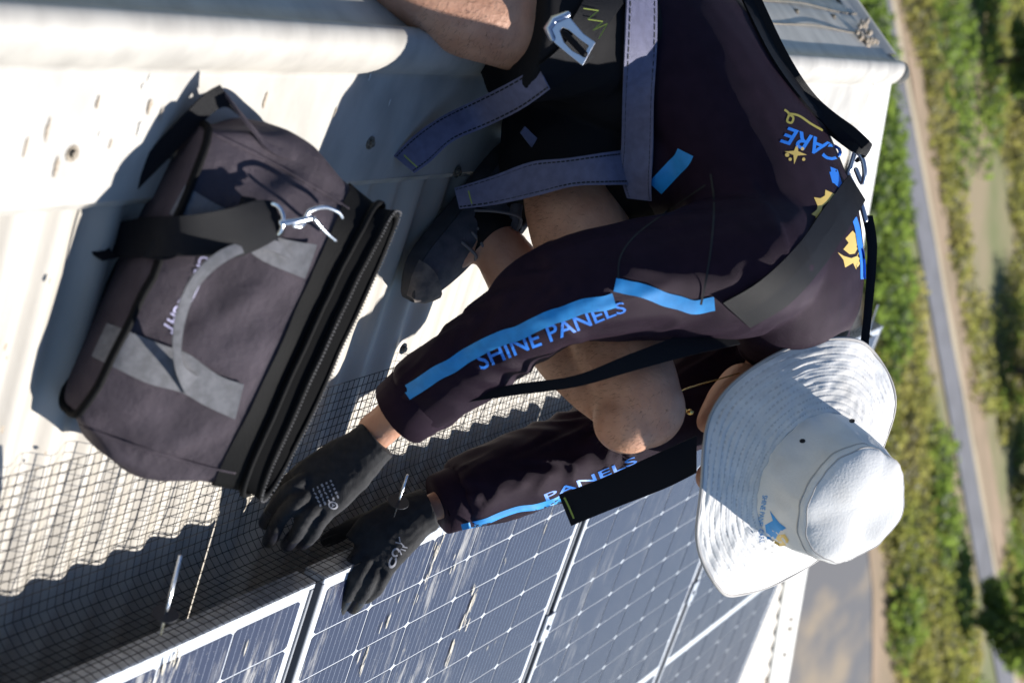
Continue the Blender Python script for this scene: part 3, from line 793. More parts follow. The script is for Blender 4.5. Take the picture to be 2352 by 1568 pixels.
# fine leg hair that catches the light along knee and shin
tb = bvh(body); mb = MB(); r = random.Random(4)
for k in range(2600):
    if k < 1500: px = r.uniform(1255, 1590); py = r.uniform(750, 1060)
    elif k < 2000: px = r.uniform(1190, 1390); py = r.uniform(440, 580)
    else: px = r.uniform(950, 1190); py = r.uniform(0, 190)
    d = ray(px, py); h = tb.ray_cast(CAM, d.normalized())
    if h[0] is None: continue
    p, n_ = h[0], h[1]; t = (n_ * .35 + V((r.gauss(.25, .3), r.gauss(0, .3), r.gauss(-.7, .3)))).normalized()
    L_ = r.uniform(.005, .011); s = t.cross(V((r.gauss(0, 1), r.gauss(0, 1), r.gauss(0, 1)))).normalized() * .00022
    mb.add([p - s, p + s, p + t * L_], [(0, 1, 2)])
o = mb.build('leg_hair', M['hair'], person); o['kind'] = 'stuff'

# --- shirt
def fold(a, b, amp, f):
    d = (b - a).normalized(); L0 = (b - a).length
    def g(c):
        t = (c - a).dot(d); q = c - a - d * t
        if not (-.03 < t < L0 + .03) or q.length > .12: return 0.
        ang = noise.noise(q.normalized() * 1.3 + V((0, 0, t * 4)))
        s = noise.noise(V((t * f + ang * 1.6, ang * .8, q.normalized().z * 1.1)))
        return amp * (1 - abs(s) * 2.2)
    return g
fr1 = fold(relb, rwr, .0065, 15); fr2 = fold(rsh, relb, .0040, 9); fl1 = fold(lelb, lwr, .0080, 15); fl2 = fold(lsh, lelb, .006, 11)
def shirt_disp(c):
    w = .0030 * noise.noise(c * 6) + .0008 * (1 - 2 * abs(noise.noise(V((c.x * 12, c.y * 6, c.z * 12)))))
    return w + max(fr1(c), fr2(c), key=abs) + max(fl1(c), fl2(c), key=abs)
mb = MB()
mb.tube(cr([P(1440, 20, 2.60), wst, mid, chs, sho, nek], 4), [tuple(x) for x in np.array([np.interp(np.linspace(0, 1, 21), np.linspace(0, 1, 6), q) for q in ((.165, .172, .178, .186, .148, .070), (.128, .124, .120, .120, .098, .062))]).T], 28, hint=lat, round_ends=False)
mb.ball(P(1520, 370, 2.56), .085, .085, .085)
def sleeve(sh, el, wr, rr, k=.76):
    e2 = el.lerp(wr, k)
    p = cr([chs.lerp(sh, .45), sh, sh.lerp(el, .5), el, el.lerp(e2, .5), e2], 5)
    mb.tube(p, [float(x) for x in np.interp(np.linspace(0, 1, len(p)), np.linspace(0, 1, len(rr)), rr)], 20, round_ends=False)
    return e2
re2 = sleeve(rsh, relb, rwr, [.11, .104, .084, .067, .059, .053]); le2 = sleeve(lsh, lelb, lwr, [.10, .095, .080, .068, .060, .052], .83)
shirt = fused('shirt', mb, M['shirt'], person, .0052, 10, shirt_disp); modified(shirt, [('SMOOTH', dict(iterations=5, factor=.5))])
def cuff(a, d, r0, nm='cuff'):
    d = d.normalized(); q = []
    for t, k in ((-.004, .96), (0, 1.02), (.025, .97), (.048, .93), (.050, .90), (.040, .86)): q.append((a + d * t, r0 * k))
    m2 = MB(); m2.tube([p for p, _ in q], [x for _, x in q], 24, caps=False); return m2.build(nm, M['cuff'], shirt, True)
cuff(re2 - (rwr - relb).normalized() * .012, rwr - relb, .054); cuff(le2 - (lwr - lelb).normalized() * .012, lwr - lelb, .050)
ts = bvh(shirt)
def stripe(pts, w, mat=None, name='stripe', off=.0009):
    c = cr(pts, 14); ed = []
    c = [np.array([q[0] + 3.0 * noise.noise(V((q[0] * .018, q[1] * .018, 1.))), q[1] + 4.5 * noise.noise(V((q[0] * .022, q[1] * .022, 5.)))] + list(q[2:])) for q in c] if w > 10 else c
    for i, p in enumerate(c):
        t = c[min(i + 1, len(c) - 1)] - c[max(i - 1, 0)]; t = t[:2] / max(1e-6, np.linalg.norm(t[:2])); ww = p[2] if len(p) > 2 else w
        ed.append((p[0] + t[1] * ww / 2, p[1] - t[0] * ww / 2, p[0] - t[1] * ww / 2, p[1] + t[0] * ww / 2))
    v = []; f = []; last = None; m2 = MB(); rows = []
    for q in ed:
        row = []
        for k in range(6):
            x = q[0] + (q[2] - q[0]) * k / 5; y_ = q[1] + (q[3] - q[1]) * k / 5; d = hit_depth(ts, x, y_)
            if d is None or (last is not None and abs(d - last) > .06): d = last if last is not None else 2.5
            last = d; row.append(P(x, y_, d - off))
        last = hit_depth(ts, (q[0] + q[2]) / 2, (q[1] + q[3]) / 2) or last
        rows.append(row)
    m2.grid(rows); return m2.build(name, mat or M['blue'], shirt, True)
stripe([(932, 906), (970, 877), (1040, 838), (1110, 795), (1180, 768), (1250, 735), (1330, 708), (1412, 690)], 34)
stripe([(1412, 655), (1470, 665), (1540, 690), (1590, 705), (1640, 700)], 32)
stripe([(1385, 85), (1395, 110), (1410, 140), (1400, 170)], 34)
stripe([(1505, 432), (1530, 405), (1562, 372), (1574, 350)], 40)
stripe([(1060, 1212), (1120, 1196), (1180, 1172), (1240, 1160), (1290, 1145)], 14)
decal_text('lettering', 'SHINE PANELS', [(1105, 850), (1200, 809), (1300, 771), (1400, 730), (1440, 716)], [42, 40, 38, 34, 24], ts, M['blue2'], shirt, bold=.012)
decal_text('lettering', 'CARE', [(1938, 342), (1880, 318), (1804, 290)], [36, 36, 38], ts, M['blue2'], shirt, shear=.2, bold=.02)
decal_text('lettering', 'PANELS', [(1255, 1150), (1380, 1098), (1465, 1062)], [16, 16, 16], ts, M['blue2'], shirt)
decal_poly('emblem', [(1905, 395), (1925, 392), (1940, 440), (1925, 425), (1912, 420)], ts, M['blue2'], shirt)
def star(cx, cy, R1, R2, n, a0=0., sx=1., sy=1.): return [(cx + math.cos(a0 + math.pi * i / n) * (R1 if i % 2 == 0 else R2) * sx, cy + math.sin(a0 + math.pi * i / n) * (R1 if i % 2 == 0 else R2) * sy) for i in range(2 * n)]
decal_poly('emblem', star(1828, 352, 26, 7, 4, .15), ts, M['yellow'], shirt, sub=14)
for (x, y_, q) in ((1808, 356, 5), (1843, 342, 4), (1815, 366, 4), (1846, 366, 4)): decal_poly('emblem', [(x + q * math.cos(a), y_ + q * math.sin(a)) for a in np.linspace(0, 5.5, 8)], ts, M['yellow'], shirt)
stripe([(1802, 252), (1812, 262), (1808, 278), (1818, 282), (1822, 270), (1812, 262), (1835, 266), (1862, 284), (1890, 300)], 5, M['gold_thread'], 'emblem')
# the sun emblem of the back, partly under the webbing
def kk(pts): return [((2900 + x / 1.743) / 1.7415, (300 + y_ / 1.743) / 1.7415) for x, y_ in pts]
decal_poly('emblem', kk([(700, 800), (765, 830), (735, 870), (680, 915), (668, 960), (672, 1000), (640, 1022), (632, 985), (603, 970), (642, 938), (645, 910), (620, 852), (665, 860), (697, 840)]), ts, M['yellow'], shirt)
decal_poly('emblem', kk([(890, 1085), (930, 1130), (935, 1190), (905, 1245), (870, 1250), (825, 1215), (862, 1170), (840, 1140)]), ts, M['yellow'], shirt)
decal_poly('emblem', kk([(785, 1235), (830, 1262), (880, 1277), (920, 1262), (942, 1215), (952, 1300), (930, 1290), (915, 1357), (893, 1310), (838, 1342), (826, 1288)]), ts, M['yellow'], shirt)
decal_poly('emblem', kk([(735, 640), (785, 660), (800, 790), (770, 765), (745, 710)]), ts, M['blue2'], shirt)
stripe([(1962, 500), (1972, 545), (1980, 590), (1983, 640)], 12, M['blue2'], 'emblem', .003)
# seams
stripe([(1632, 400), (1640, 470), (1634, 560), (1622, 640), (1610, 700)], 5, M['stitch'], 'seam', .001)
stripe([(1420, 640), (1425, 590), (1460, 540), (1540, 480), (1620, 425)], 4, M['stitch'], 'seam', .001)

# --- shorts
mb = MB()
mb.tube([P(1290, 120, 2.60), P(1370, 130, 2.60), P(1470, 165, 2.60)], [(.14, .10), (.165, .115), (.160, .112)], 24, hint=lat, round_ends=True)
lh1 = P(1325, 448, 2.585); rh1 = P(1168, 35, 2.41)
p = cr([P(1370, 160, 2.61), lhip, lh1], 5); mb.tube(p, [float(x) for x in np.interp(np.linspace(0, 1, 11), (0, .5, 1), (.10, .108, .112))], 22)
mb.ball(P(1450, 405, 2.575), .075, .075, .075)
p = cr([P(1400, 100, 2.55), rhip, P(1280, 45, 2.445), rh1], 5); mb.tube(p, [float(x) for x in np.interp(np.linspace(0, 1, 16), (0, .5, 1), (.10, .110, .120))], 28)
shorts = fused('shorts', mb, M['shorts'], person, .0055, 8, lambda c: .005 * noise.noise(c * 10) + .005 * (1 - 2 * abs(noise.noise(V((c.x * 9, c.y * 16, c.z * 9)))))  )

# --- gloves
def finger(mb, pts, r0, r1):
    q = cr(pts, 4); mb.tube(q, [float(x) for x in np.linspace(r0, r1, len(q))], 10, round_ends=True)
def knit(c): return .0006 * noise.noise(c * 160) + .0010 * noise.noise(c * 45)
mb = MB()
rh = lambda x, y, d: P(x, y, d)
wr0 = P(868, 1008, 2.455)
mb.tube([wr0, P(838, 1035, 2.455), P(800, 1066, 2.448), P(752, 1105, 2.435), P(712, 1140, 2.425)], [(.033, .030), (.035, .028), (.042, .024), (.046, .020), (.044, .017)], 18, hint=(CR * .62 + CU * .75), round_ends=False)
rf = [[(706, 1098, 2.425), (672, 1118, 2.405), (640, 1150, 2.42), (610, 1200, 2.465)],
      [(706, 1130, 2.42), (676, 1158, 2.395), (645, 1190, 2.415), (618, 1242, 2.47)],
      [(722, 1165, 2.42), (700, 1188, 2.40), (684, 1220, 2.425), (660, 1250, 2.475)],
      [(745, 1182, 2.43), (728, 1205, 2.415), (716, 1230, 2.44), (694, 1246, 2.48)]]
for f in rf: finger(mb, [rh(*q) for q in f], .0125, .0098)
finger(mb, [P(760, 1070, 2.45), P(712, 1072, 2.47), P(668, 1105, 2.50), P(640, 1150, 2.52)], .0155, .0115)
gr = fused('glove', mb, M['glove'], person, .0026, 3, knit)
mb = MB()
lp = lambda x, y, h: on_slope(x, y, PANEL_H / 1. + h)
mb.tube([P(988, 1168, 2.605), P(960, 1180, 2.60), P(920, 1205, 2.585), P(880, 1235, 2.57), P(846, 1275, 2.565)], [(.033, .030), (.035, .028), (.043, .024), (.048, .020), (.046, .017)], 18, hint=(CR * .70 + CU * .72).cross(CB) if False else (CR * .75 + CU * .66), round_ends=False)
lf = [[(838, 1248, 2.565), (812, 1290, 2.548), (785, 1330, 2.555), (746, 1374, 2.585)],
      [(848, 1272, 2.565), (826, 1316, 2.545), (806, 1355, 2.555), (778, 1400, 2.585)],
      [(866, 1292, 2.57), (850, 1330, 2.552), (834, 1362, 2.562), (812, 1394, 2.588)],
      [(888, 1305, 2.575), (876, 1332, 2.562), (862, 1354, 2.572), (842, 1370, 2.59)]]
for f in lf: finger(mb, [P(*q) for q in f], .0125, .0100)
finger(mb, [P(905, 1195, 2.59), P(862, 1190, 2.60), P(808, 1210, 2.615), P(752, 1240, 2.63)], .0165, .0115)
gl = fused('glove', mb, M['glove'], person, .0026, 3, knit)
# nitrile dipped finger ends
def tips(fs, parent):
    for f in fs:
        a = P(*f[-2]).lerp(P(*f[-1]), .35); b = P(*f[-1])
        m2 = MB(); m2.tube([a, a.lerp(b, .5), b], [.0109, .0111, .0107], 12, round_ends=True); m2.build('finger_dip', M['tip'], parent, True)
tips(rf, gr); tips(lf, gl)
tg = bvh(gr); tgl = bvh(gl)
def ribs(a, b, r0, parent, n=7):
    for k in range(n):
        c = a.lerp(b, k / (n - 1)); d = (b - a).normalized(); m2 = MB()
        u = d.orthogonal().normalized(); w = d.cross(u)
        m2.tube([c + (u * math.cos(t) + w * math.sin(t)) * r0 for t in np.linspace(0, 2 * math.pi, 25)], .0014, 5, caps=False); m2.build('knit_rib', M['glove'], parent, True)
def print_bar(poly, tree, parent): decal_poly('print', poly, tree, M['print'], parent, .0010, 12)
def quad(cx, cy, L, W, ang):
    c, s = math.cos(ang), math.sin(ang); return [(cx + c * x - s * y_, cy + s * x + c * y_) for x, y_ in ((-L, -W), (L, -W), (L, W), (-L, W))]
r = random.Random(3)
for i in range(5):
    for j in range(5):
        print_bar(quad(766 - i * 10 + j * 4 - 6, 1112 + j * 9 + i * 5 - 8, r.uniform(2.2, 4.2), r.uniform(1.2, 2.6), 1.1 + r.uniform(-.5, .5)), tg, gr)
def ring_print(cx, cy, a, b, th, tree, parent, ang=0., t0=0., t1=2 * math.pi, n=14):
    for i in range(n):
        q = []
        for t, k in ((i, 1), (i + 1, 1), (i + 1, 1 - th), (i, 1 - th)):
            w = t0 + (t1 - t0) * t / n; x = math.cos(w) * a * k; y_ = math.sin(w) * b * k
            q.append((cx + x * math.cos(ang) - y_ * math.sin(ang), cy + x * math.sin(ang) + y_ * math.cos(ang)))
        print_bar(q, tree, parent)
ring_print(765, 1160, 12, 9, .35, tg, gr, .4); print_bar(star(765, 1160, 6, 2.5, 3), tg, gr)
ring_print(909, 1268, 9, 11, .42, tgl, gl, .5, .4, 5.8); ring_print(902, 1290, 9, 15, .42, tgl, gl, .35, -1.2, 4.0)
for (x, y_, a) in ((914, 1246, .2), (918, 1238, 1.4), (924, 1250, .8), (926, 1262, .3), (920, 1268, 1.2), (930, 1256, .2)): print_bar(quad(x, y_, 6, 1.4, a), tgl, gl)

# --- shoes
def shoe(heel, toe, nrm, flip):
    e = empty('shoe', heel); e.parent = person; e.matrix_parent_inverse = wmat(person).inverted()
    d = (toe - heel); L0 = d.length; d.normalize(); s = nrm.cross(d).normalized() * flip
    def pt(t, w, h): return heel + d * (t * L0) + s * w + nrm * h
    tt = np.linspace(0, 1, 15)
    wid = np.interp(tt, [0, .06, .2, .4, .6, .75, .88, .96, 1], [.018, .031, .036, .036, .045, .049, .044, .028, .006])
    cen = np.interp(tt, [0, .3, .7, 1], [0, .0, .008, .0])
    mb = MB(); rows = []
    for t, w, c in zip(tt, wid, cen):
        lift = .012 * max(0, (t - .8) / .2) ** 2
        rows.append([pt(t, c - w, .002 + lift), pt(t, c + w, .002 + lift), pt(t, c + w * 1.05, .016 + lift), pt(t, c + w * 1.02, .030 + lift), pt(t, c - w * 1.02, .030 + lift), pt(t, c - w * 1.05, .016 + lift)])
    mb.grid(rows, True); mb.f += [tuple(range(6)), tuple(14 * 6 + k for k in range(6))]
    so_ = mb.build('sole', M['sole'], e, False); modified(so_, [('BEVEL', dict(width=.004, segments=2)), ('SUBSURF', dict(levels=1))])
    mb = MB(); rows = []
    hh = np.interp(tt, [0, .05, .2, .35, .5, .65, .8, .92, 1], [.070, .088, .092, .090, .078, .066, .055, .045, .032])
    for t, w, c, h in zip(tt, wid, cen, hh):
        row = []
        for a in np.linspace(0, math.pi, 13):
            x = math.cos(a); y_ = math.sin(a)
            row.append(pt(t, c + w * .98 * math.copysign(abs(x) ** .8, x), .022 + (h - .022) * y_ ** .75))
        rows.append(row)
    mb.grid(rows); u = mb.build('upper', M['shoe'], e, True); modified(u, [('SOLIDIFY', dict(thickness=.003)), ('SUBSURF', dict(levels=1))])
    u.data.polygons.foreach_set('use_smooth', [True] * len(u.data.polygons))
    mb = MB(); c0 = pt(.24, .0, .088)                # padded collar and tongue
    mb.tube([c0 + (d * math.cos(a) * .050 + s * math.sin(a) * .034) + nrm * (.006 + .006 * math.cos(2 * a)) for a in np.linspace(0, 2 * math.pi, 21)], .010, 8, caps=False)
    mb.build('collar', M['shoe'], e, True)
    mb = MB(); mb.tube([pt(.40, .004, .095), pt(.46, .005, .086), pt(.56, .007, .074)], [(.024, .006), (.022, .006), (.016, .004)], 10, hint=s, round_ends=True); mb.build('tongue', M['shoe'], e, True)
    for k in range(5):
        t = .43 + k * .052; h = float(np.interp(t, tt, hh)); m2 = MB(); q = 1 if k % 2 else -1
        m2.tube(cr([pt(t - .01 * q, -.026, h * .86), pt(t, .0, h + .009), pt(t + .01 * q, .036, h * .86)], 5), .0026, 6, round_ends=True); m2.build('lace', M['lace'], e, True)
    for q in (-1, 1):
        m2 = MB(); m2.tube(cr([pt(.42, .004, .104), pt(.40, .03 * q, .112), pt(.46, .052 * q, .088), pt(.52, .060 * q, .060)], 5), .0024, 6, round_ends=True); m2.build('lace', M['lace'], e, True)
    mb = MB(); rows = []
    for t in (.86, .90, .94, .97, 1.0):
        w = float(np.interp(t, tt, wid)); h = float(np.interp(t, tt, hh)); c = float(np.interp(t, tt, cen)); row = []
        for a in np.linspace(0, math.pi, 9):
            x = math.cos(a); y_ = math.sin(a); row.append(pt(t, c + w * 1.02 * math.copysign(abs(x) ** .8, x) * 1.05, .027 + (h - .019) * y_ ** .75))
        rows.append(row)
    mb.grid(rows); mb.build('toe_cap', M['toe'], e, True)
    return e
shoe(on_slope(1160, 335, .009), on_slope(902, 668, .009), RN, 1)
shoe(V((-.46, 2.42, -.29)), V((-.52, 2.14, -.325)), LN, 1)
for a in (lank, rank):
    mb = MB(); mb.tube([a + V((.03, -.03, -.06)) if a is lank else a + V((0, 0, -.05)), a, a + (lkn - a).normalized() * .035 if a is lank else a + V((0, 0, .04))], [.040, .041, .042], 16); mb.build('sock', M['shorts'], person, True)

# --- hat
hat = empty('hat', HC); hat.parent = person; hat.matrix_parent_inverse = wmat(person).inverted()
def hat_pt(r_, th, h): return HC + (HF * (math.cos(th) * r_ * (1.08 + (.03 + .035 * (1 - math.cos(th))) * max(0, (r_ - .1) / .09))) + HS * (math.sin(th) * r_ * .98)) + HA * h
NT = 96
def brim_h(t, th):
    # t 0..1 from crown to edge; the brim dips and ripples as worn cloth does
    wv = .013 * math.cos(2 * th + .5) + .012 * math.sin(th + 2.2) + .012 * math.cos(3 * th + 1.) + .006 * math.sin(5 * th) + .004 * math.sin(7 * th + 1.)
    return -.040 * t ** 1.2 + wv * t ** 1.5
rows = []
for i in range(31):
    t = i / 30
    row = []
    for k in range(NT):
        th = 2 * math.pi * k / NT; r0 = .097 + (.190 - .097) * t
        pk = .0011 * noise.noise(V((math.cos(th) * 9, math.sin(th) * 9, t * 14))) + .0016 * noise.noise(V((math.cos(th) * 4, math.sin(th) * 4, t * 3 + 7)))
        st = .0003 * (abs(math.sin(math.pi * t * 10.)) ** .35) * min(1, (1 - t) * 12)
        puck = .0042 * noise.noise(V((th * 17, t * 42, 1.))) * (t > .03) * 1.0 + .0012 * math.sin(th * 40 + 9 * noise.noise(V((math.cos(th) * 3, math.sin(th) * 3, t * 9)))) * (1 - abs(math.sin(math.pi * t * 10))) * (t < .97)
        row.append(hat_pt(r0, th, brim_h(t, th) + pk + st + puck))
    rows.append(row)
br = MB().grid(rows, True).build('brim', M['brim'], hat, True)
uvl = br.data.uv_layers.new(name='UVMap')
for poly in br.data.polygons:
    ks = [v % NT for v in poly.vertices]; wrap = max(ks) - min(ks) > NT / 2
    for li, vi in zip(poly.loop_indices, poly.vertices):
        k = vi % NT; uvl.data[li].uv = ((k + (NT if wrap and k == 0 else 0)) / NT, (vi // NT) / 30)
modified(br, [('SOLIDIFY', dict(thickness=.0030, offset=-1)), ('SUBSURF', dict(levels=1))])
br.data.polygons.foreach_set('use_smooth', [True] * len(br.data.polygons))
mb = MB(); mb.tube([hat_pt(.1905, 2 * math.pi * k / NT, brim_h(1, 2 * math.pi * k / NT) - .001) for k in range(NT + 1)], .0026, 6, caps=False); mb.build('brim_binding', M['hatdirt'], hat, True)
rows = []
prof = [(.0985, -.002), (.0985, .004), (.0975, .020), (.0965, .040), (.0950, .060), (.0935, .078), (.0930, .088), (.0920, .0940), (.0895, .0985), (.0880, .0985), (.084, .1025), (.070, .1070), (.050, .1090), (.025, .110), (.0003, .110)]
for i, (r0, h) in enumerate(prof):
    row = []
    for k in range(NT):
        th = 2 * math.pi * k / NT
        cr_ = min(1, h / .05); top_ = max(0, (h - .094) / .016)
        dn = .010 * noise.noise(V((math.cos(th) * 1.6, math.sin(th) * 1.6, h * 18 + 3))) * cr_ + .0035 * noise.noise(V((math.cos(th) * 5, math.sin(th) * 5, h * 40)))
        dent = -.016 * math.exp(-((th - 3.5 + (2 * math.pi if th < .3 else 0)) / .5) ** 2) * math.exp(-((h - .09) / .03) ** 2)
        zz = h + .012 * noise.noise(V((math.cos(th) * r0 * 14, math.sin(th) * r0 * 14, 2))) * (r0 < .095) - .004 * math.cos(th) * (h > .05) * r0 / .094
        row.append(hat_pt(r0 + (dn + dent) * (r0 / .094) ** 3, th, zz))
    rows.append(row)
for ri in (6, 9):
    MB().tube(rows[ri] + [rows[ri][0]], .0013, 5, caps=False).build('crown_seam', M['hatdirt'], hat, True)
cw = MB().grid(rows, True).build('crown', M['hat'], hat, True); modified(cw, [('SUBSURF', dict(levels=1))])
cw.data.polygons.foreach_set('use_smooth', [True] * len(cw.data.polygons))
th_ = bvh(cw); tbm = bvh(br)
for (x, y_) in ((1843, 1012), (1957, 966)):
    decal_poly('eyelet', [(x + 7 * math.cos(a), y_ + 5 * math.sin(a)) for a in np.linspace(0, 5.6, 10)], th_, M['stitch'], hat, .0008)
for hh_ in (.0985, .083, .004):
    r0 = float(np.interp(hh_, [p_[1] for p_ in prof[1:9]], [p_[0] for p_ in prof[1:9]]))
# crown print: a small blue and yellow emblem with a line of lettering
decal_text('lettering', 'SHINE PANEL CARE', [(1752, 1136), (1742, 1200), (1745, 1246)], 11, th_, M['blue'], hat, .0008, flip=1)
decal_poly('emblem', [(1762, 1238), (1757, 1205), (1775, 1195), (1768, 1172), (1790, 1200), (1806, 1212), (1790, 1222), (1784, 1236)], th_, M['blue'], hat, .0008, 10)
decal_poly('emblem', [(1778, 1246), (1786, 1228), (1802, 1226), (1812, 1240), (1806, 1252), (1790, 1254)], th_, M['yellow'], hat, .0011, 10)

# --- necklace
pts = [P(1712, 852, 2.60), P(1660, 868, 2.54), P(1600, 885, 2.50), P(1566, 898, 2.49), P(1560, 918, 2.485), P(1572, 936, 2.48), P(1588, 948, 2.48)]
ck = empty('necklace', pts[0]); ck.parent = person; ck.matrix_parent_inverse = wmat(person).inverted()
MB().tube(cr(pts, 8), .0011, 6).build('chain', M['gold'], ck, True)
mb = MB(); mb.ball(P(1585, 946, 2.479), .004, .004, .006); mb.build('pendant', M['gold'], ck, True)

# --- safety harness
har = empty('harness', mid); har.parent = person; har.matrix_parent_inverse = wmat(person).inverted()
tsh = bvh(shirt, shorts); tall = bvh(shirt, shorts, body)
S = M['stitch']
edge_strap('strap', [(1237, 152, 1263, 205, (hit_depth(tall, 1250, 180) or 2.43) - .014), (1160, 195, 1200, 250, min(2.43, hit_depth(tall, 1180, 222) or 9) - .016), (1080, 235, 1120, 290, 2.46), (1010, 270, 1040, 325, 2.44), (950, 312, 988, 372, 2.42), (904, 358, 952, 398, 2.41)], None, M['web'], har, stitch=S)
edge_strap('strap', [(1322, 72, 1366, 130), (1280, 115, 1318, 168), (1237, 152, 1263, 205)], 2.37, M['webblack'], har, tree=tall, off=.006)
edge_strap('strap', [(1375, -70, 1468, -50), (1340, 0, 1430, 10), (1311, 50, 1364, 102)], 2.365, M['webblack'], har, tree=tall, off=.007)
DB = min((hit_depth(tall, x, y_) or 9) for x in (1265, 1300, 1330, 1360) for y_ in (45, 75, 105, 140)) - .014
edge_strap('strap', [(1500, 330, 1510, 430, 2.58), (1430, 345, 1450, 425, 2.50), (1380, 352, 1396, 425, 2.46), (1300, 364, 1318, 428, 2.455), (1220, 372, 1240, 448, 2.47), (1130, 405, 1140, 470, 2.50), (1044, 432, 1056, 480, 2.52)], None, M['web'], har, stitch=S)
edge_strap('strap', [(1440, -20, 1508, -20), (1435, 100, 1508, 100), (1430, 220, 1502, 220), (1428, 330, 1500, 340), (1424, 395, 1496, 420), (1440, 455, 1497, 462)], 2.45, M['web'], har, tree=tsh, off=.012, stitch=S)
edge_strap('strap', [(1205, 290, 1195, 305, 2.50), (1250, 330, 1235, 352, 2.52), (1310, 358, 1298, 385, 2.53), (1345, 365, 1340, 395, 2.53)], None, M['web'], har)
edge_strap('strap', [(1950, 402, 1987, 460), (1892, 478, 1945, 530), (1832, 562, 1888, 615), (1745, 645, 1812, 698), (1660, 695, 1722, 752)], 2.5, M['webblack'], har, tree=ts, off=.004)
edge_strap('strap', [(1650, 735, 1700, 790, 2.44), (1560, 770, 1590, 815, 2.40), (1440, 815, 1460, 850, 2.37), (1320, 862, 1325, 888, 2.36), (1180, 882, 1180, 908, 2.37), (1090, 905, 1062, 925, 2.38)], None, M['webblack'], har)
edge_strap('strap', [(1980, 495, 2004, 495), (1992, 560, 2014, 560), (1990, 640, 2010, 640), (1984, 720, 2002, 720), (1975, 800, 1993, 810)], 2.62, M['webblack'], har, tree=ts, off=.008, th=.004)
edge_strap('strap', [(1700, -10, 1735, -30), (1770, 130, 1805, 120), (1850, 240, 1875, 225), (1930, 320, 1960, 290), (1970, 350, 1998, 325)], 2.6, M['webblack'], har, tree=ts, off=.010, th=.004)
edge_strap('strap', [(1600, 1000, 1600, 1085, 2.47), (1500, 1045, 1530, 1120, 2.47), (1390, 1095, 1415, 1165, 2.48), (1283, 1135, 1312, 1207, 2.49)], None, M['webblack'], har)
# printed and sewn marks on the webbing
def sew(pts, w=3., mat='lime', d=2.36):
    q = cr(pts, 4); m2 = MB()
    for i in range(len(q) - 1):
        a = np.array(q[i][:2]); b = np.array(q[i + 1][:2]); t = b - a; L0 = np.linalg.norm(t)
        if L0 < 1e-6: continue
        nrm = np.array((-t[1], t[0])) / L0 * w / 2; da = q[i][2]; db = q[i + 1][2]
        m2.add([P(*(a - nrm), da), P(*(a + nrm), da), P(*(b + nrm), db), P(*(b - nrm), db)], [(0, 1, 2, 3)])
    return m2.build('stitching', M[mat], har)
sew([(928, 356, 2.408), (938, 366, 2.407), (958, 384, 2.407)]); sew([(1076, 438, 2.505), (1080, 455, 2.505), (1084, 468, 2.505)])
sew([(1296, 1142, 2.480), (1306, 1162, 2.480), (1318, 1190, 2.480)], 4)
zz = [(1340, 20), (1375, 25), (1350, 45), (1385, 50), (1362, 70), (1395, 55), (1375, 90)]
for i in range(len(zz) - 1): sew([(*zz[i], (hit_depth(tall, *zz[i]) or 2.36) - .010), (*zz[i + 1], (hit_depth(tall, *zz[i + 1]) or 2.36) - .010)], 2.5)
for a_, b_ in (((1450, 0), (1465, 50)), ((1465, 50), (1478, 0)), ((1478, 0), (1488, 85)), ((1488, 85), (1500, 0)), ((1455, 75), (1470, 20))):
    d0 = hit_depth(tsh, *a_) if False else None
def frame_ring(name, corners, d, r_, mat, closed=True):
    q = cr([(*c, dd) for c, dd in zip(corners, d)] + ([(*corners[0], d[0])] if closed else []), 5)
    return MB().tube([P(*p_) for p_ in q], r_, 8, caps=not closed).build(name, mat, har, True)
# buckle: a plate with a slot and a rolled bar
def plate(name, outer, hole, d0, d1, mat, th=.004):
    def pp(x, y_, k): return P(x, y_, d0 + (d1 - d0) * ((x - 1260) / 100.) + k)
    m2 = MB(); n = len(outer)
    a = [pp(*q, 0) for q in outer]; b = [pp(*q, 0) for q in hole]; a2 = [pp(*q, th) for q in outer]; b2 = [pp(*q, th) for q in hole]
    m2.add(a + b + a2 + b2, [(i, (i + 1) % n, n + (i + 1) % n, n + i) for i in range(n)] + [(2 * n + i, 2 * n + (i + 1) % n, (i + 1) % n, i) for i in range(n)] + [(n + i, n + (i + 1) % n, 3 * n + (i + 1) % n, 3 * n + i) for i in range(n)] + [(2 * n + i, 3 * n + i, 3 * n + (i + 1) % n, 2 * n + (i + 1) % n) for i in range(n)])
    o = m2.build(name, mat, har); return modified(o, [('BEVEL', dict(width=.0012, segments=2))])
plate('buckle', [(1262, 62), (1290, 36), (1310, 42), (1340, 78), (1368, 98), (1338, 152), (1300, 122), (1272, 98)], [(1286, 72), (1292, 64), (1306, 70), (1332, 92), (1352, 106), (1340, 130), (1316, 118), (1296, 98)], DB, DB - .006, M['steel_b'])
mb = MB(); mb.tube([P(1268, 88, DB), P(1258, 66, DB), P(1272, 45, DB - .002), P(1302, 34, DB - .003)], [.005, .006, .006, .005], 10, round_ends=True); mb.build('buckle_bar', M['steel_b'], har, True)
mb = MB(); mb.tube([P(1298, 78, DB - .003), P(1342, 124, DB - .007)], .0045, 10, round_ends=True); mb.build('buckle_roller', M['webblack'], har, True)
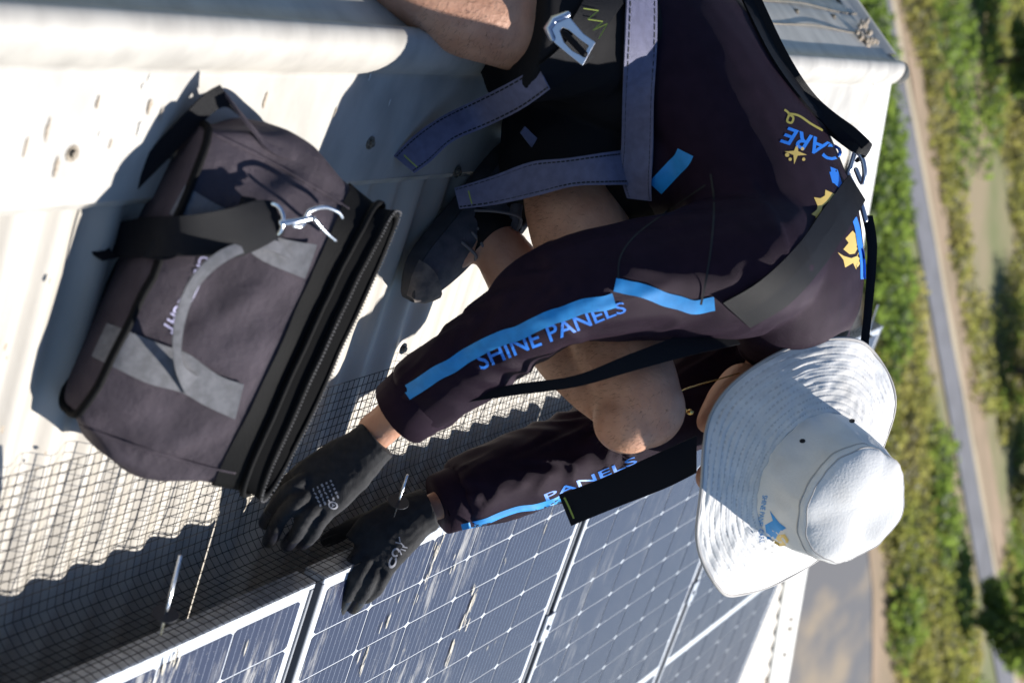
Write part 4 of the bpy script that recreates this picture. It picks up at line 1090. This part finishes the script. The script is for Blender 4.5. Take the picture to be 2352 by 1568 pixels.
# dorsal D ring with its slide plate and loop
def bk(x, y_, off=.02):
    d = hit_depth(ts, x, y_); return P(x, y_, (d if d else 2.62) - off)
dr = [bk(1953, 325), bk(1962, 318), bk(1966, 340, .018), bk(1955, 380, .015), bk(1948, 400, .012), bk(1962, 430, .012), bk(1978, 470, .012), bk(1988, 505, .012)]
MB().tube(cr(dr, 5), .0042, 8, round_ends=True).build('d_ring', M['steel_b'], har, True)
MB().tube(cr([bk(1966, 390), bk(1980, 420), bk(1986, 400, .03), bk(1982, 370, .03), bk(1972, 350, .03)], 5), .0040, 8, round_ends=True).build('d_ring', M['steel_b'], har, True)
edge_strap('ring_loop', [(1900, 262, 1880, 290, 2.60), (1940, 290, 1930, 330, 2.58), (1975, 315, 1960, 350, 2.57), (2000, 330, 1985, 358, 2.58), (1985, 352, 1965, 372, 2.60)], None, M['webblack'], har, th=.005)

# ------------------------------------------------------------------ the tool bag
BA = on_slope(183, 952, .072); BB = on_slope(484, 300, .072)
e1 = (BA - BB); BL = e1.length; e1.normalize()
bu = RN.cross(e1).normalized()
if bu.y < 0: bu = -bu
bu = (bu * math.cos(R(30)) + RN * math.sin(R(30))).normalized(); e2 = bu.cross(e1).normalized()
if e2.z > 0: e2 = -e2
BH = .215
bag = empty('tool_bag', BA.lerp(BB, .5)); tag(bag, 'open faded black canvas tool bag with grey handles standing on the roof', 'bag')
bc = BA.lerp(BB, .5)
def bag_pt(a, h, front):
    """a: -1..1 round the bag measured along e1 on the front; h 0..1"""
def bag_ring(h, n=72):
    # rounded rectangle whose long sides close towards the mouth
    half = BL / 2 * (1.0 + .05 * math.sin(h * math.pi) + .10 * h); dep = float(np.interp(h, [0, .25, .6, .8, 1.], [.080, .115, .140, .125, .095])); cx0 = .012 * h
    off = .004 * h
    pts = []
    for k in range(n):
        a = 2 * math.pi * k / n; c, s = math.cos(a), math.sin(a); ex = 4.0 - 1.0 * h
        r_ = (abs(c) ** ex + abs(s) ** ex) ** (-1 / ex)
        x = c * r_ * half; y_ = s * r_ * dep / 2 + dep / 2 + off
        q = bc + e1 * (x + cx0) + e2 * y_ + bu * (h * BH + .085 * h * h * h * y_ / dep)
        w = noise.noise(q * 8) * .012 + noise.noise(q * 24) * .003 + .010 * (1 - 2.4 * abs(noise.noise(V((x * 13 + h * 1.5, y_ * 12, h * 2.2 + x * 4)))))
        amp = math.sin(min(1, h * 1.15) * math.pi) ** .6 if h < .87 else .25
        nrm = (e1 * (c * r_) * (.6 if abs(c) < .8 else 1) + e2 * s * r_).normalized()
        bulge = .018 * math.sin(h * math.pi) * (abs(c) > .85) + .016 * math.sin(h * math.pi) * max(0, 1 - abs(c))
        pts.append(q + nrm * (w * amp + bulge))
    return pts
rows = [bag_ring(h) for h in np.linspace(0, 1, 30)]
mb = MB(); mb.grid(rows, True); mb.f.append(tuple(range(72)))
canvas = mb.build('canvas', M['bag'], bag, True); modified(canvas, [('SUBSURF', dict(levels=1))])
canvas.data.polygons.foreach_set('use_smooth', [True] * len(canvas.data.polygons))
# zip band around the mouth, lip, lining
def band(name, h0, h1, grow, mat, r_=None):
    m2 = MB(); rr = []
    for h in np.linspace(h0, h1, 4):
        ring_ = bag_ring(min(h, 1.)); c = sum(ring_, V()) / len(ring_)
        rr.append([q + (q - c).normalized() * grow + bu * (max(0, h - 1) * BH) for q in ring_])
    m2.grid(rr, True); return m2.build(name, mat, bag, True)
band('zip_band', .90, 1.06, .003, M['bagdark'])
tp = bag_ring(1.); cc = sum(tp, V()) / len(tp)
def lip(name, dh, grow, r_, mat):
    q = [p_ + (p_ - cc).normalized() * grow + bu * dh for p_ in tp]; MB().tube(q + [q[0]], r_, 8, caps=False).build(name, mat, bag, True)
lip('piping', .012, .006, .0040, M['bagdark']); lip('piping', .036, .002, .0045, M['bagdark'])
m2 = MB(); m2.grid([[p_ + bu * .012 for p_ in tp], [p_ + (p_ - cc) * .03 + bu * .036 for p_ in tp]], True); m2.build('mouth_band', M['lining'], bag, True)
m2 = MB(); m2.grid([[p_ + (cc - p_) * .03 + bu * .035 for p_ in tp], [p_ + (cc - p_) * .06 - bu * .02 for p_ in tp], [p_ + (cc - p_) * .10 - bu * .16 for p_ in tp]], True); m2.f.append(tuple(144 + k for k in range(72))); m2.build('lining', M['lining'], bag, True)
# zip teeth: a bright metal row on each lip
m2 = MB()
for i in range(len(tp)):
    a = tp[i]; b = tp[(i + 1) % len(tp)]; n = max(1, int((b - a).length / .004))
    for k in range(n):
        q = a.lerp(b, k / n); q = q + (q - cc).normalized() * .007 + bu * .041
        m2.box(q, e1 * .0008, e2 * .0008, bu * .0014)
o = m2.build('zip_teeth', M['teeth'], bag); o['kind'] = 'stuff'
# base seam and end seam
q = [p_ for p_ in bag_ring(.03)]; MB().tube([p_ + (p_ - bc).normalized() * .002 for p_ in q] + [q[0]], .005, 8, caps=False).build('piping', M['bagdark'], bag, True)
tbag = bvh(canvas)
def proj_depth(p_): return -(p_ - CAM).dot(CB)
def bag_line(pts, r_=.0022, mat='bag', name='seam'):
    q = cr(pts, 8); out = []; last = None
    for x, y_ in q:
        d = hit_depth(tbag, x, y_); d = d if d else last
        if d is None: continue
        last = d; out.append(P(x, y_, d - .0005))
    if len(out) > 2: MB().tube(out, r_, 6).build(name, M[mat], bag, True)
bag_line([(170, 968), (260, 1005), (370, 1040), (470, 1070), (540, 1085)])
bag_line([(455, 290), (540, 330), (620, 370), (740, 440), (800, 480)])
# grey webbing: two bands up the front that carry the hand grip
G = M['baggrey']
edge_strap('webbing', [(247, 742, 212, 818), (300, 762, 268, 846), (370, 790, 340, 880), (432, 812, 415, 900), (500, 860, 470, 930), (560, 882, 540, 962)], 1.9, G, bag, tree=tbag, off=.003)
edge_strap('webbing', [(425, 425, 390, 490), (490, 465, 455, 540), (560, 500, 545, 560), (640, 545, 605, 600), (728, 562, 700, 640)], 1.9, G, bag, tree=tbag, off=.003)
edge_strap('hand_grip', [(455, 865, 425, 905, .004), (418, 830, 400, 838, .018), (424, 740, 400, 738, .030), (458, 655, 436, 642, .036), (522, 598, 500, 578, .032), (600, 572, 580, 550, .018), (670, 596, 650, 555, .005)], None, G, bag, th=.0025, tree=tbag)
# shoulder strap lying over the bag, twisted, with its snap hooks
K = M['webblack']
edge_strap('shoulder_strap', [(240, 520, 244, 592, .006), (330, 500, 335, 590, .012), (430, 495, 440, 588, .022), (520, 480, 545, 590, .026), (590, 460, 640, 545, .022), (625, 462, 652, 520, .020)], 1.7, K, bag, th=.003, tree=tbag)
edge_strap('shoulder_strap', [(585, 455, 650, 500, .016), (555, 452, 560, 500, .016), (560, 470, 500, 520, .018), (480, 500, 400, 592, .016), (380, 505, 330, 592, .008)], 1.7, K, bag, th=.003, tree=tbag)
d0 = proj_depth(BB) + .02; d1 = d0 * .5 + proj_depth(BA) * .5 + .01
edge_strap('shoulder_strap', [(545, 262, 505, 195, d0 + .02), (500, 250, 460, 225, d0 + .01), (405, 345, 360, 330, d0), (310, 440, 270, 420, d0 - .005), (262, 490, 216, 492, d1), (248, 560, 202, 565, d1), (268, 592, 236, 598, d1 - .002)], None, K, bag, th=.003, lead=.008)
edge_strap('side_flap', [(505, 200, 548, 262, d0 + .015), (560, 268, 580, 300, d0 + .025), (620, 330, 625, 352, d0 + .05), (700, 345, 690, 372, d0 + .08)], None, M['bag'], bag, th=.003)
def loop(pts, r_, mat='steel', name='snap_hook', closed=False):
    q = cr(pts + ([pts[0]] if closed else []), 6); return MB().tube([P(p_[0], p_[1], (hit_depth(tbag, p_[0], p_[1]) or d1) - (1.785 - p_[2]) * 1.0 - .006) for p_ in q], r_, 8, caps=not closed).build(name, M[mat], bag, True)
loop([(622, 468, 1.772), (640, 476, 1.765), (650, 498, 1.76), (646, 525, 1.762), (634, 540, 1.77)], .0028)
loop([(640, 512, 1.762), (680, 508, 1.755), (716, 500, 1.752)], .0034)
loop([(700, 500, 1.755), (712, 484, 1.75), (745, 476, 1.75), (775, 486, 1.76), (786, 500, 1.77)], .0026)
loop([(720, 500, 1.755), (745, 530, 1.76), (772, 553, 1.775)], .0024)
loop([(700, 512, 1.754), (690, 520, 1.752), (672, 518, 1.753)], .0022)
loop([(232, 590, 1.86), (246, 600, 1.855), (262, 600, 1.852), (272, 594, 1.855)], .0028)
decal_text('lettering', 'CRAFTRIGHT', [(462, 585), (438, 640), (405, 700), (372, 752)], [24, 26, 27, 28], tbag, M['print_white'], bag, .0012, flip=1, bold=.015)
